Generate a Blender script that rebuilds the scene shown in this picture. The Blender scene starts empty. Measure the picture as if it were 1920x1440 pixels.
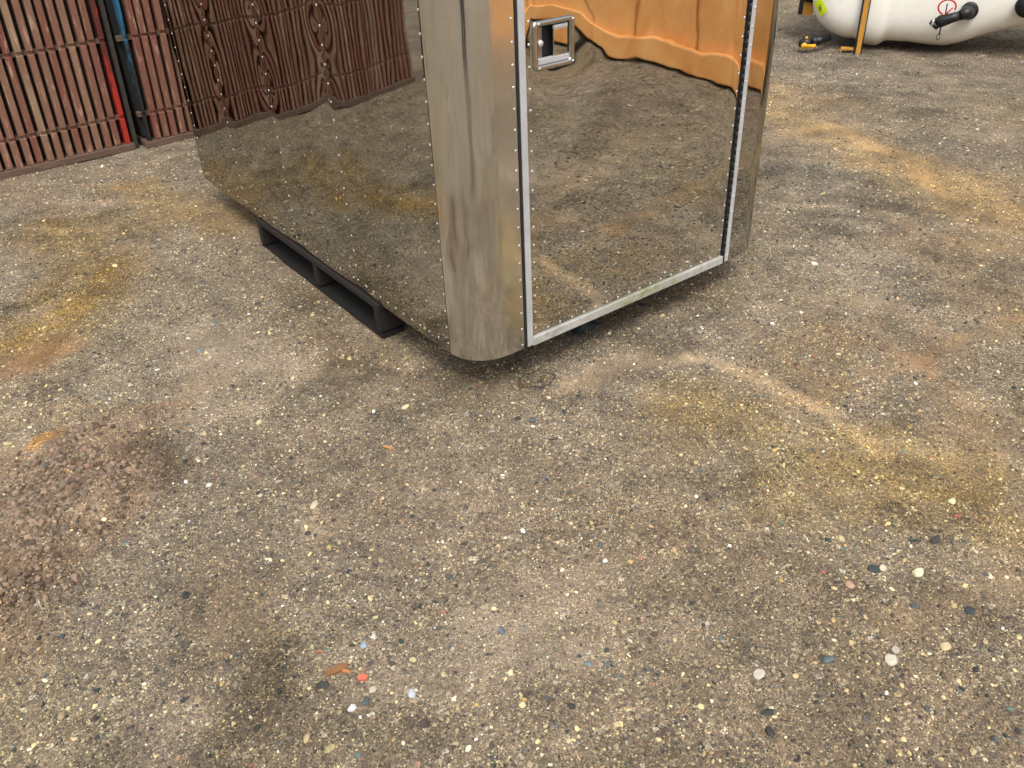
import bpy, bmesh, math, random
import numpy as np
from mathutils import Vector, Matrix
random.seed(7); rng = np.random.default_rng(11)
SC = bpy.context.scene
COL = SC.collection
R = math.radians

# ------------------------------------------------------------------ camera, world, sun, exposure
CAM_H = 1.5; F_PX = 1600.0
PITCH, ROLL, YAW = R(33.74), R(-2.55), R(36.09)
fw = np.array([math.sin(YAW)*math.cos(PITCH), math.cos(YAW)*math.cos(PITCH), -math.sin(PITCH)])
r0 = np.array([math.cos(YAW), -math.sin(YAW), 0.0]); u0 = np.cross(r0, fw)
cr, sr = math.cos(ROLL), math.sin(ROLL)
cam_r = cr*r0 + sr*u0; cam_u = -sr*r0 + cr*u0
cd = bpy.data.cameras.new('camera'); cam = bpy.data.objects.new('camera', cd); COL.objects.link(cam)
cd.sensor_width = 36; cd.lens = F_PX/1920*36; cd.clip_start = 0.05; cd.clip_end = 1500
m = Matrix(((cam_r[0], cam_u[0], -fw[0], 0), (cam_r[1], cam_u[1], -fw[1], 0), (cam_r[2], cam_u[2], -fw[2], CAM_H), (0, 0, 0, 1)))
cam.matrix_world = m
SC.camera = cam

SUN_EL, SUN_AZ = R(58), R(212)       # azimuth measured clockwise from +Y
w = bpy.data.worlds.new("World"); SC.world = w; w.use_nodes = True
nt = w.node_tree; bg = nt.nodes['Background']
sky = nt.nodes.new('ShaderNodeTexSky'); sky.sky_type = 'NISHITA'; sky.sun_disc = False
sky.sun_elevation = SUN_EL; sky.sun_rotation = SUN_AZ; sky.dust_density = 5.0; sky.air_density = 1.0; sky.ozone_density = 1.0
hs = nt.nodes.new('ShaderNodeHueSaturation'); hs.inputs['Saturation'].default_value = 0.16   # cloud cover takes the blue away
nt.links.new(sky.outputs[0], hs.inputs['Color']); nt.links.new(hs.outputs[0], bg.inputs[0]); bg.inputs[1].default_value = 0.142
sd = bpy.data.lights.new('sun', 'SUN'); sd.energy = 0.95; sd.angle = R(18); sd.color = (1.0, 0.95, 0.87)
sun = bpy.data.objects.new('sun', sd); COL.objects.link(sun)
dv = Vector((math.sin(SUN_AZ)*math.cos(SUN_EL), math.cos(SUN_AZ)*math.cos(SUN_EL), math.sin(SUN_EL)))
sun.rotation_euler = dv.to_track_quat('Z', 'Y').to_euler()
SC.view_settings.view_transform = 'Standard'; SC.view_settings.look = 'None'; SC.view_settings.gamma = 1
SC.view_settings.exposure = 0.64; SC.view_settings.use_curve_mapping = False
SC.render.engine = 'CYCLES'
SC.cycles.max_bounces = 8; SC.cycles.glossy_bounces = 5; SC.cycles.diffuse_bounces = 3

# ------------------------------------------------------------------ helpers
def at(px, py, z=0.0):
    """where the line of sight through a point of the photograph meets height z"""
    d = fw + cam_r*(px-960)/F_PX - cam_u*(py-720)/F_PX
    t = (z-CAM_H)/d[2]
    return np.array([d[0]*t, d[1]*t, z])

def _hash(ix, iy, seed):
    n = (ix.astype(np.int64)*374761393 + iy.astype(np.int64)*668265263 + seed*1442695041) & 0x7fffffff
    n = ((n ^ (n >> 13))*1274126177) & 0x7fffffff
    return ((n ^ (n >> 16)) & 0xffff)/65535.0
def vnoise(x, y, s, seed=0):
    """smooth value noise, cell size s metres, range -1..1"""
    x = x/s; y = y/s; ix = np.floor(x); iy = np.floor(y); fx = x-ix; fy = y-iy
    fx = fx*fx*(3-2*fx); fy = fy*fy*(3-2*fy)
    a = _hash(ix, iy, seed); b = _hash(ix+1, iy, seed); c = _hash(ix, iy+1, seed); d = _hash(ix+1, iy+1, seed)
    return ((a*(1-fx)+b*fx)*(1-fy) + (c*(1-fx)+d*fx)*fy)*2-1
def fbm(x, y, s, seed=0, oct=3):
    t = 0; a = 1; n = 0
    for k in range(oct):
        t = t + a*vnoise(x*(0.8)+y*0.6+k*3.1, -x*0.6+y*0.8, s, seed+k*7); n += a; a *= 0.5; s *= 0.47
    return t/n

def srgb(r, g, b):
    f = lambda c: (c/255/12.92) if c <= 10 else ((c/255+0.055)/1.055)**2.4
    return (f(r), f(g), f(b), 1)

def tag(o, label=None, cat=None, group=None, kind=None):
    if label: o['label'] = label
    if cat: o['category'] = cat
    if group: o['group'] = group
    if kind: o['kind'] = kind
    return o
def empty(name, loc=(0, 0, 0), **k):
    o = bpy.data.objects.new(name, None); COL.objects.link(o); o.location = loc; o.empty_display_size = 0.1
    return tag(o, **k)
def link_mesh(name, me, mat=None, parent=None, smooth=False, **k):
    o = bpy.data.objects.new(name, me); COL.objects.link(o)
    if mat is not None and not me.materials: me.materials.append(mat)
    if smooth:
        me.polygons.foreach_set('use_smooth', [True]*len(me.polygons))
    if parent: o.parent = parent
    return tag(o, **k)
def mesh_pydata(name, V, F):
    me = bpy.data.meshes.new(name); me.from_pydata([tuple(v) for v in V], [], [tuple(f) for f in F]); me.update(); return me
def bm_mesh(name, bm):
    bmesh.ops.recalc_face_normals(bm, faces=bm.faces)
    me = bpy.data.meshes.new(name); bm.to_mesh(me); bm.free(); return me
def bx(bm, x0, x1, y0, y1, z0, z1, bevel=0.0, seg=2):
    r = bmesh.ops.create_cube(bm, size=1.0)
    for v in r['verts']:
        v.co = Vector((x0+(v.co.x+.5)*(x1-x0), y0+(v.co.y+.5)*(y1-y0), z0+(v.co.z+.5)*(z1-z0)))
    if bevel > 0:
        es = list({e for v in r['verts'] for e in v.link_edges})
        bmesh.ops.bevel(bm, geom=es, offset=bevel, segments=seg, profile=0.6, affect='EDGES')
def box_obj(name, dims, mat, parent=None, bevel=0.0, seg=2, smooth=False, **k):
    bm = bmesh.new(); bx(bm, *dims, bevel=bevel, seg=seg)
    return link_mesh(name, bm_mesh(name, bm), mat, parent, smooth, **k)
def tube(bm, pts, rad, n=8, cap=True):
    pts = [Vector(p) for p in pts]; rings = []
    rads = rad if isinstance(rad, (list, tuple)) else [rad]*len(pts)
    up = Vector((0, 0, 1)); prev = None
    for i, p in enumerate(pts):
        t = (pts[min(i+1, len(pts)-1)]-pts[max(i-1, 0)]).normalized()
        a = t.cross(up) if prev is None else prev - t*prev.dot(t)
        if a.length < 1e-4: a = t.cross(Vector((1, 0, 0)))
        a.normalize(); prev = a; b = t.cross(a)
        rings.append([bm.verts.new(p + (a*math.cos(2*math.pi*k/n)+b*math.sin(2*math.pi*k/n))*rads[i]) for k in range(n)])
    for i in range(len(rings)-1):
        for k in range(n):
            bm.faces.new((rings[i][k], rings[i][(k+1) % n], rings[i+1][(k+1) % n], rings[i+1][k]))
    if cap:
        bm.faces.new(rings[0][::-1]); bm.faces.new(rings[-1])
def tube_obj(name, pts, rad, mat, parent=None, n=10, smooth=True, **k):
    bm = bmesh.new(); tube(bm, pts, rad, n)
    return link_mesh(name, bm_mesh(name, bm), mat, parent, smooth, **k)
def rings_to_mesh(name, rings, closed=True, caps=True):
    """rings: list of lists of points with equal count"""
    n = len(rings[0]); V = [p for r_ in rings for p in r_]; F = []
    for i in range(len(rings)-1):
        for k in range(n if closed else n-1):
            a = i*n+k; b = i*n+(k+1) % n
            F.append((a, b, b+n, a+n))
    if caps:
        F.append(tuple(range(n))[::-1]); F.append(tuple(range((len(rings)-1)*n, len(rings)*n)))
    me = mesh_pydata(name, V, F)
    bm = bmesh.new(); bm.from_mesh(me); bmesh.ops.recalc_face_normals(bm, faces=bm.faces); bm.to_mesh(me); bm.free()
    return me

# ------------------------------------------------------------------ node helpers
class NT:
    def __init__(s, name):
        s.m = bpy.data.materials.new(name); s.m.use_nodes = True; s.t = s.m.node_tree
        s.p = s.t.nodes['Principled BSDF']; s.out = s.t.nodes['Material Output']
    def n(s, kind, **k):
        x = s.t.nodes.new(kind)
        for a, v in k.items(): setattr(x, a, v)
        return x
    def l(s, a, b): s.t.links.new(a, b)
    def sock(s, x, v):
        if isinstance(v, bpy.types.NodeSocket): s.l(v, x)
        else: x.default_value = v
    def coord(s, kind='Object'): return s.n('ShaderNodeTexCoord').outputs[kind]
    def pos(s): return s.n('ShaderNodeNewGeometry').outputs['Position']
    def mapping(s, vec, scale=(1, 1, 1), loc=(0, 0, 0), rot=(0, 0, 0)):
        x = s.n('ShaderNodeMapping'); s.l(vec, x.inputs[0]); x.inputs['Scale'].default_value = scale
        x.inputs['Location'].default_value = loc; x.inputs['Rotation'].default_value = rot; return x.outputs[0]
    def noise(s, vec, scale, detail=3, rough=.55, dist=0, out='Fac'):
        x = s.n('ShaderNodeTexNoise'); s.l(vec, x.inputs['Vector']); x.inputs['Scale'].default_value = scale
        x.inputs['Detail'].default_value = detail; x.inputs['Roughness'].default_value = rough; x.inputs['Distortion'].default_value = dist
        return x.outputs[out]
    def voro(s, vec, scale, feature='F1', rnd=1.0):
        x = s.n('ShaderNodeTexVoronoi', feature=feature); s.l(vec, x.inputs['Vector']); x.inputs['Scale'].default_value = scale
        x.inputs['Randomness'].default_value = rnd; return x
    def ramp(s, fac, stops, interp='LINEAR'):
        x = s.n('ShaderNodeValToRGB'); s.sock(x.inputs[0], fac); cr = x.color_ramp; cr.interpolation = interp
        while len(cr.elements) < len(stops): cr.elements.new(.5)
        for e, (p, c) in zip(cr.elements, stops):
            e.position = p; e.color = c if not isinstance(c, (int, float)) else (c, c, c, 1)
        return x.outputs[0]
    def mix(s, fac, a, b, blend='MIX'):
        x = s.n('ShaderNodeMix', data_type='RGBA', blend_type=blend); s.sock(x.inputs[0], fac); s.sock(x.inputs[6], a); s.sock(x.inputs[7], b); return x.outputs[2]
    def math(s, op, a, b=0.0, c=0.0, clamp=False):
        x = s.n('ShaderNodeMath', operation=op, use_clamp=clamp); s.sock(x.inputs[0], a); s.sock(x.inputs[1], b); s.sock(x.inputs[2], c); return x.outputs[0]
    def bump(s, h, strength=.3, dist=.001, normal=None):
        x = s.n('ShaderNodeBump'); x.inputs['Strength'].default_value = strength; x.inputs['Distance'].default_value = dist
        s.l(h, x.inputs['Height'])
        if normal is not None: s.l(normal, x.inputs['Normal'])
        return x.outputs[0]
    def set(s, **k):
        for a, v in k.items():
            s.sock(s.p.inputs[{'base': 'Base Color', 'rough': 'Roughness', 'metal': 'Metallic', 'normal': 'Normal', 'spec': 'Specular IOR Level', 'coat': 'Coat Weight'}.get(a, a)], v)
        return s.m
def G(v): return (v, v, v, 1)

def simple(name, col, rough=.6, metal=0.0, var=.25, scale=30, bump=.2, dist=.002):
    s = NT(name); v = s.coord(); n = s.noise(v, scale, 4, .65); n2 = s.noise(v, scale*.18, 3, .6)
    a = s.mix(n, tuple(c*(1-var) for c in col[:3])+(1,), tuple(min(1, c*(1+var)) for c in col[:3])+(1,))
    a = s.mix(s.ramp(n2, [(.35, 0.0), (.7, 1.0)]), a, s.mix(.35, a, tuple(c*.55 for c in col[:3])+(1,)))
    s.set(base=a, rough=s.math('ADD', rough-.08, s.math('MULTIPLY', n, .16)), metal=metal, normal=s.bump(n, bump, dist)); return s.m

# ---- ground
def mat_ground():
    s = NT('gravelly_dirt'); p = s.pos()
    att = s.n('ShaderNodeAttribute', attribute_name='tint'); tint = att.outputs['Color']; fine = att.outputs['Alpha']
    # warp the lookup a little so grains are irregular
    wn = s.n('ShaderNodeTexNoise'); s.l(p, wn.inputs['Vector']); wn.inputs['Scale'].default_value = 160; wn.inputs['Detail'].default_value = 2
    wv = s.n('ShaderNodeVectorMath', operation='MULTIPLY_ADD'); s.l(wn.outputs['Color'], wv.inputs[0]); wv.inputs[1].default_value = (.006, .006, .006); s.l(p, wv.inputs[2])
    pw = wv.outputs[0]
    v1 = s.voro(pw, 420); v2 = s.voro(pw, 210); v3 = s.voro(pw, 95)
    g1 = s.n('ShaderNodeSeparateColor'); s.l(v1.outputs['Color'], g1.inputs[0])
    g2 = s.n('ShaderNodeSeparateColor'); s.l(v2.outputs['Color'], g2.inputs[0])
    g3 = s.n('ShaderNodeSeparateColor'); s.l(v3.outputs['Color'], g3.inputs[0])
    stops = [(0, srgb(58, 56, 52)), (.18, srgb(92, 80, 66)), (.42, srgb(126, 109, 90)), (.66, srgb(150, 131, 106)), (.82, srgb(182, 162, 128)), (.93, srgb(214, 194, 146)), (1.0, srgb(236, 220, 180))]
    c1 = s.ramp(g1.outputs[0], stops)
    c2 = s.ramp(g2.outputs[0], stops)
    c3 = s.ramp(g3.outputs[0], [(0, srgb(60, 66, 68)), (.2, srgb(88, 78, 68)), (.5, srgb(124, 104, 86)), (.8, srgb(160, 138, 112)), (.95, srgb(214, 198, 160)), (1.0, srgb(240, 232, 214))])
    a = s.mix(s.ramp(g2.outputs[1], [(.45, 0.0), (.5, 1.0)]), c1, c2)
    a = s.mix(s.ramp(g3.outputs[1], [(.78, 0.0), (.8, 1.0)]), a, c3)
    # dusty matrix between grains
    n1 = s.noise(p, 55, 5, .7); dust = s.ramp(n1, [(.36, 0.0), (.62, .85)])
    a = s.mix(dust, a, srgb(134, 115, 94))
    a = s.mix(s.math('MULTIPLY', fine, 0.75), a, srgb(139, 121, 100))
    # damp / dry mottling at hand size
    n2 = s.noise(p, 9, 5, .65, .4)
    a = s.mix(1.0, a, s.ramp(n2, [(.28, G(.70)), (.5, G(.98)), (.72, G(1.22))]), 'MULTIPLY')
    n3 = s.noise(p, 260, 2, .5)
    a = s.mix(1.0, a, s.ramp(n3, [(.3, G(.50)), (.7, G(1.38))]), 'MULTIPLY')
    a = s.mix(1.0, a, tint, 'MULTIPLY'); a = s.mix(1.0, a, G(.93), 'MULTIPLY')
    h = s.math('ADD', s.math('MULTIPLY', s.math('SUBTRACT', 1.0, v2.outputs['Distance']), .5), s.math('MULTIPLY', n1, 1.3))
    h = s.math('ADD', h, s.math('MULTIPLY', s.math('SUBTRACT', 1.0, v1.outputs['Distance']), .3))
    h = s.math('ADD', h, s.math('MULTIPLY', g3.outputs[2], .5)); h = s.math('ADD', h, s.math('MULTIPLY', g2.outputs[2], .35))
    s.set(base=a, rough=.92, normal=s.bump(h, .75, .0035)); s.p.inputs['Specular IOR Level'].default_value = .25
    return s.m
def mat_stone():
    s = NT('stone'); att = s.n('ShaderNodeAttribute', attribute_name='col', attribute_type='INSTANCER')
    v = s.coord('Object'); n = s.noise(v, 2.2, 4, .6)
    a = s.mix(1.0, att.outputs['Color'], s.ramp(n, [(.3, G(.68)), (.7, G(1.22))]), 'MULTIPLY')
    s.set(base=a, rough=.75, normal=s.bump(n, .25, .1)); s.p.inputs['Specular IOR Level'].default_value = .3
    return s.m

# ---- polished stainless sheet; patina is the sheet's own cloudy haze
def mat_steel(name, rough=.035, base=.52, streak=0.0, cloud=.04, brown=0.0):
    s = NT(name); v = s.coord('Object')
    n = s.noise(s.mapping(v, (1, 1, .16)), 14, 4, .6, .6)
    fine = s.noise(s.mapping(v, (1, 1, .02)), 420, 3, .6)
    blot = s.noise(v, 3.1, 4, .6, .8)
    b0 = (base*.985, base*.995, base*.985, 1); b1 = (base*.84, base*.82, base*.785, 1)
    a = s.mix(s.ramp(blot, [(.35, 0.0), (.68, 1.0)]), b0, b1)
    r_ = s.math('ADD', rough, s.math('MULTIPLY', s.ramp(n, [(.42, 0.0), (.72, 1.0)]), cloud))
    r_ = s.math('ADD', r_, s.math('MULTIPLY', fine, streak))
    nb = s.bump(fine, .03 if streak else .012, .0004)
    s.set(base=a, rough=r_, metal=1.0, normal=nb); return s.m

M = {}
M['ground'] = mat_ground(); M['stone'] = mat_stone()
M['mirror'] = mat_steel('polished_stainless', .006, .67, 0.0, .022)
M['mirror_side'] = mat_steel('hazed_polished_stainless', .010, .53, 0.0, .03)
for k_ in ('mirror_side', 'mirror'): M[k_].node_tree.nodes['Principled BSDF'].inputs['Specular Tint'].default_value = (.70, .70, .66, 1)
M['corner'] = mat_steel('brushed_corner_stainless', .06, .80, .07, .12)
M['alu'] = simple('satin_aluminium', (.52, .53, .545), .5, .25, .10, 60, .15, .0006)
M['rivet'] = simple('rivet_aluminium', (.72, .72, .71), .48, .7, .04, 60, .05, .0004)
M['rubber'] = simple('black_rubber', (.012, .012, .013), .6, 0, .3, 50)
M['near_black'] = simple('near_black_wood', srgb(12, 10, 8), .9, 0, .5, 25)  # near-black brown; stands for shade on the pallet's bottom boards
M['darksteel'] = simple('dark_steel', (.03, .03, .032), .5, .5, .3, 60)
M['zinc'] = simple('zinc_latch_plate', (.33, .34, .35), .38, .9, .15, 60, .1, .0006)

# ------------------------------------------------------------------ ground
STROKES = [  # photograph points along the stroke, half width (m), colour multiplier, fineness, strength
    ([(250, 350), (330, 385), (430, 420)], .16, (1.25, 1.08, .72), .2, .9),
    ([(90, 430), (170, 500), (120, 600), (40, 640)], .20, (.98, .84, .52), .0, .95),
    ([(0, 345), (120, 400), (230, 360)], .10, (1.10, 1.02, .98), .0, .7),
    ([(190, 560), (260, 470), (330, 420)], .12, (1.12, 1.02, .85), .3, .6),
    ([(0, 700), (60, 670), (110, 650)], .09, (1.16, .92, .80), .9, .95),
    ([(0, 900), (120, 880), (250, 830)], .15, (1.0, .86, .76), .4, .9),
    ([(0, 1050), (120, 1000), (230, 930)], .16, (.98, .84, .74), .35, .9),
    ([(0, 1200), (60, 1120)], .12, (.98, .85, .75), .3, .85),
    ([(70, 830), (125, 808)], .035, (1.65, 1.10, .50), .6, .95),
    ([(0, 790), (130, 760), (230, 790)], .06, (.92, .84, .70), .0, .6),
    ([(240, 780), (330, 760)], .08, (1.16, 1.06, .96), .8, .6),
    ([(1300, 665), (1420, 705), (1560, 770), (1660, 850)], .035, (1.55, 1.46, 1.32), .95, 1.0),
    ([(1060, 720), (1160, 680), (1280, 670)], .06, (1.42, 1.34, 1.2), .95, .95),
    ([(1380, 600), (1500, 680), (1640, 740)], .03, (1.18, 1.1, .95), .7, .6),
    ([(1300, 760), (1450, 820), (1640, 850), (1800, 880)], .14, (1.0, .92, .62), .1, .85),
    ([(1480, 900), (1640, 930), (1860, 980)], .14, (.98, .90, .62), .0, .8),
    ([(1440, 190), (1600, 270), (1760, 340), (1920, 420)], .26, (1.24, 1.13, .92), .35, .9),
    ([(1440, 150), (1560, 180)], .16, (1.06, .94, .72), .1, .6),
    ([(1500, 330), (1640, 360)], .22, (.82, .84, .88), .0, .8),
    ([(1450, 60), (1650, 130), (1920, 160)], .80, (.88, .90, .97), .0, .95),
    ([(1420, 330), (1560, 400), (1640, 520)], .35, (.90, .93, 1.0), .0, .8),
    ([(1440, 190), (1600, 265), (1760, 335), (1920, 410)], .15, (1.22, 1.12, .92), .3, .8),
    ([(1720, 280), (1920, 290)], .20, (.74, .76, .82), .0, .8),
    ([(1740, 460), (1800, 520), (1900, 560)], .18, (1.14, 1.0, .80), .4, .6),
    ([(1560, 600), (1640, 640), (1740, 660)], .14, (.96, .84, .76), .3, .6),
    ([(1500, 700), (1650, 790), (1900, 800)], .08, (.88, .86, .80), .0, .6),
    ([(430, 430), (520, 520), (620, 620)], .18, (.95, .90, .84), .2, .5),
    ([(640, 680), (760, 720), (900, 720)], .16, (1.06, .99, .92), .6, .6),
    ([(560, 860), (760, 900), (960, 880)], .16, (1.07, 1.0, .93), .5, .5),
    ([(1300, 1000), (1500, 1080), (1700, 1200)], .14, (.90, .86, .80), .0, .5),
    ([(420, 1200), (520, 1280), (640, 1400)], .12, (.82, .80, .74), .0, .65),
    ([(380, 1060), (430, 1120)], .09, (1.10, 1.02, .92), .7, .6),
    ([(950, 980), (1150, 1000), (1300, 960)], .12, (.92, .86, .80), .0, .4),
    ([(1100, 590), (1200, 570), (1320, 540)], .12, (.80, .74, .64), .0, .6),  # shade under the cabinet, painted into the ground colour
    ([(700, 1000), (900, 1050), (1100, 1100)], .12, (1.05, .98, .95), .3, .4),
    ([(1750, 700), (1850, 900), (1920, 1050)], .10, (1.12, 1.04, .94), .5, .6),
    ([(1500, 1350), (1700, 1330), (1900, 1380)], .12, (1.0, .92, .86), .4, .5),
    ([(900, 1350), (1100, 1300), (1300, 1400)], .12, (.96, .93, .92), .1, .5),
    ([(1440, 250), (1560, 235), (1700, 300), (1800, 400)], .06, (1.28, 1.18, 1.02), .8, .9),
    ([(1420, 150), (1500, 180), (1620, 200)], .06, (1.22, 1.12, .94), .6, .8),
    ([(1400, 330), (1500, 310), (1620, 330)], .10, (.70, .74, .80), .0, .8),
    ([(1700, 100), (1800, 170), (1900, 240)], .07, (1.25, 1.18, 1.10), .8, .7),
    ([(1640, 400), (1760, 440), (1900, 470)], .05, (1.3, 1.18, 1.0), .8, .7),
    ([(1500, 560), (1640, 560), (1800, 640)], .04, (1.22, 1.12, .98), .8, .7),
    ([(1700, 660), (1820, 760), (1900, 880)], .05, (1.22, 1.14, 1.0), .8, .7),
    ([(200, 800), (300, 760), (420, 700)], .05, (1.25, 1.15, 1.02), .9, .7),
    ([(480, 1180), (520, 1080), (600, 980)], .05, (1.24, 1.16, 1.02), .9, .75),
    ([(400, 1190), (430, 1110)], .05, (1.26, 1.18, 1.06), .9, .7),
    ([(440, 1400), (500, 1280), (520, 1200)], .07, (.70, .68, .62), .0, .75),
    ([(560, 560), (660, 660), (800, 700), (980, 720)], .09, (.80, .76, .70), .0, .6),
    ([(160, 330), (300, 300), (350, 280)], .05, (1.25, 1.2, 1.1), .8, .8),
    ([(100, 420), (200, 400), (260, 440)], .08, (.78, .70, .52), .0, .8),
    ([(30, 640), (120, 590), (200, 520)], .08, (1.16, 1.02, .66), .0, .8),
    ([(1180, 900), (1260, 960), (1300, 1100)], .08, (.80, .78, .76), .0, .6),
    ([(1700, 1180), (1800, 1120), (1900, 1100)], .05, (1.24, 1.14, 1.0), .8, .7),
    # ground that is seen mirrored in the door
    ([(1.75, .9), (2.6, .5), (3.6, .2)], .12, (1.14, 1.08, .98), .5, .7),
    ([(1.9, 1.2), (2.8, 1.0), (3.8, .9)], .05, (1.24, 1.12, .92), .8, .8),
    ([(1.5, 1.3), (2.3, 1.35)], .14, (1.06, .98, .80), .2, .8),
    ([(2.9, .3), (3.8, -.4)], .08, (.78, .76, .74), .1, .8),
]
STROKES = [([tuple(at(*q)[:2]) if q[0] > 30 or q[1] > 30 else q for q in P], w_, c, f_, st) for P, w_, c, f_, st in STROKES]
def seg_dist(x, y, P):
    d = np.full(x.shape, 1e9)
    for (ax, ay), (bx_, by) in zip(P[:-1], P[1:]):
        vx, vy = bx_-ax, by-ay; t = np.clip(((x-ax)*vx+(y-ay)*vy)/(vx*vx+vy*vy), 0, 1)
        d = np.minimum(d, np.hypot(x-ax-t*vx, y-ay-t*vy))
    return d
DIRT = [tuple(at(*q)[:2]) for q in [(-80, 1150), (60, 1010), (150, 900), (215, 860)]]
def height(x, y, fine=True):
    h = fbm(x, y, 1.1, 3, 3)*.014 + fbm(x, y, .24, 21, 4)*.0095
    # wheel ruts curving across the yard
    rut = np.sin((x*.9 - y*1.7 + .35*np.sin(x*1.3))*9.0)
    h = h + rut*.0022*np.clip(vnoise(x, y, .9, 77), 0, 1)
    dd = seg_dist(x, y, DIRT) + .05*vnoise(x, y, .12, 5)
    h = h + .055*np.clip((1-dd/.25)*2.2, 0, 1)*(1+.35*vnoise(x, y, .05, 9))
    near = np.clip((7-np.hypot(x, y))/6, 0, 1)
    if fine:
        h = h + near*(fbm(x, y, .045, 31, 2)*.0024 + vnoise(x, y, .014, 41)*.0011 + vnoise(x, y, .007, 43)*.0006)
    far = np.hypot(x, y); h = h*np.clip((60-far)/50, 0, 1)
    # keep it level under the pallet
    return h
def tint(x, y):
    n = x.size; c = np.ones((n, 4)); c[:, 3] = 0.15
    wx = x + .045*fbm(x, y, .13, 51, 5); wy = y + .045*fbm(x, y, .13, 61, 5)
    big = fbm(x, y, 1.3, 91, 3); big2 = fbm(x, y, .5, 95, 3)
    c[:, 0] *= 1+.05*big; c[:, 1] *= 1+.02*big; c[:, 2] *= 1-.06*big
    c[:, :3] *= (1+.10*big2)[:, None]
    # streaks dragged by wheels and buckets: noise stretched along the direction of travel
    def streak(dx, dy, wid, leng, seed):
        L_ = math.hypot(dx, dy); dx /= L_; dy /= L_; bend = .12*np.sin((x*dx+y*dy)*1.6+seed)
        a_ = (wx*dx+wy*dy)/leng; b_ = (-wx*dy+wy*dx+bend)/wid
        return vnoise(a_, b_, 1.0, seed)*.6+vnoise(a_*1.9, b_*2.1, 1.0, seed+3)*.4
    rt = np.clip((x-1.25)/.8+.5, 0, 1)
    st_ = rt*streak(.35, -1.0, .085, .75, 401)+(1-rt)*streak(-.8, .75, .10, .6, 431)
    st2 = streak(1.0, .15, .16, .7, 461)
    dusty = np.clip(fbm(wx, wy, .42, 131, 5)*1.6+st_*.85-.22, 0, 1); c[:, 3] = .04+.80*dusty
    c[:, :3] *= (1+.30*dusty)[:, None]
    damp = np.clip(fbm(wx, wy, .30, 151, 5)*1.8-st_*.5+st2*.5-.22, 0, 1); c[:, :3] *= (1-.42*damp)[:, None]
    fine_ = fbm(wx, wy, .10, 191, 4); c[:, :3] *= (1+.26*fine_)[:, None]; mott = 1+.55*fbm(x, y, .05, 197, 3)
    och = np.clip(fbm(wx, wy, .6, 171, 4)*2.2-.3, 0, 1); c[:, 2] *= 1-.12*och
    c[:, :3] *= np.array([.955, 1.01, 1.075])
    for P, w_, col, f_, st in STROKES:
        g_ = (col[0]+col[1]+col[2])/3; col = tuple(g_*1.0+(q-g_)*.80 for q in col); st = st*.95
        d = seg_dist(wx, wy, P) + w_*.7*fbm(x, y, w_*1.1, 71, 5)
        k = np.clip((1.45-d/w_)/1.15, 0, 1); k = np.clip(k*k*(3-2*k)*st*(1 if f_ > .7 else mott), 0, 1)
        for j in range(3): c[:, j] = c[:, j]*(1-k) + c[:, j]*col[j]*k
        c[:, 3] = c[:, 3]*(1-k) + f_*k
    return c
def build_ground():
    ang0 = math.pi/2-YAW
    a_in = np.linspace(-.72, .66, 560)
    a_out = np.linspace(.66, 2*math.pi-.72, 150)[1:-1]
    A = np.concatenate([a_in, a_out]) + ang0
    rr = [0.35]
    while rr[-1] < 9: rr.append(rr[-1]*1.0048)
    while rr[-1] < 420: rr.append(rr[-1]*1.07)
    rr = np.array(rr)
    RR, AA = np.meshgrid(rr, A, indexing='ij'); X = (RR*np.cos(AA)).ravel(); Y = (RR*np.sin(AA)).ravel()
    Z = height(X, Y)
    nr, na = RR.shape
    V = np.stack([X, Y, Z], 1); V = np.vstack([V, [[0, 0, 0]]])
    i = np.arange(nr-1)[:, None]; j = np.arange(na)[None, :]
    a = i*na+j; b = i*na+(j+1) % na
    Q = np.stack([a, a+na, b+na, b], -1).reshape(-1, 4)
    me = bpy.data.meshes.new('ground')
    nv = len(V); nq = len(Q); tri = np.stack([np.full(na, nv-1), np.arange(na), (np.arange(na)+1) % na], 1)
    me.vertices.add(nv); me.vertices.foreach_set('co', V.ravel().astype(np.float32))
    loops = np.concatenate([Q.ravel(), tri.ravel()]); me.loops.add(len(loops)); me.loops.foreach_set('vertex_index', loops.astype(np.int32))
    starts = np.concatenate([np.arange(nq)*4, nq*4+np.arange(na)*3])
    me.polygons.add(nq+na); me.polygons.foreach_set('loop_start', starts.astype(np.int32))
    me.update(calc_edges=True)
    at_ = me.color_attributes.new('tint', 'FLOAT_COLOR', 'POINT'); at_.data.foreach_set('color', tint(V[:, 0], V[:, 1]).astype(np.float32).ravel())
    o = link_mesh('ground', me, M['ground'], smooth=True); tag(o, kind='structure', label='grey brown gravelly dirt yard with ochre and dusty streaks')
build_ground()

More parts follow.
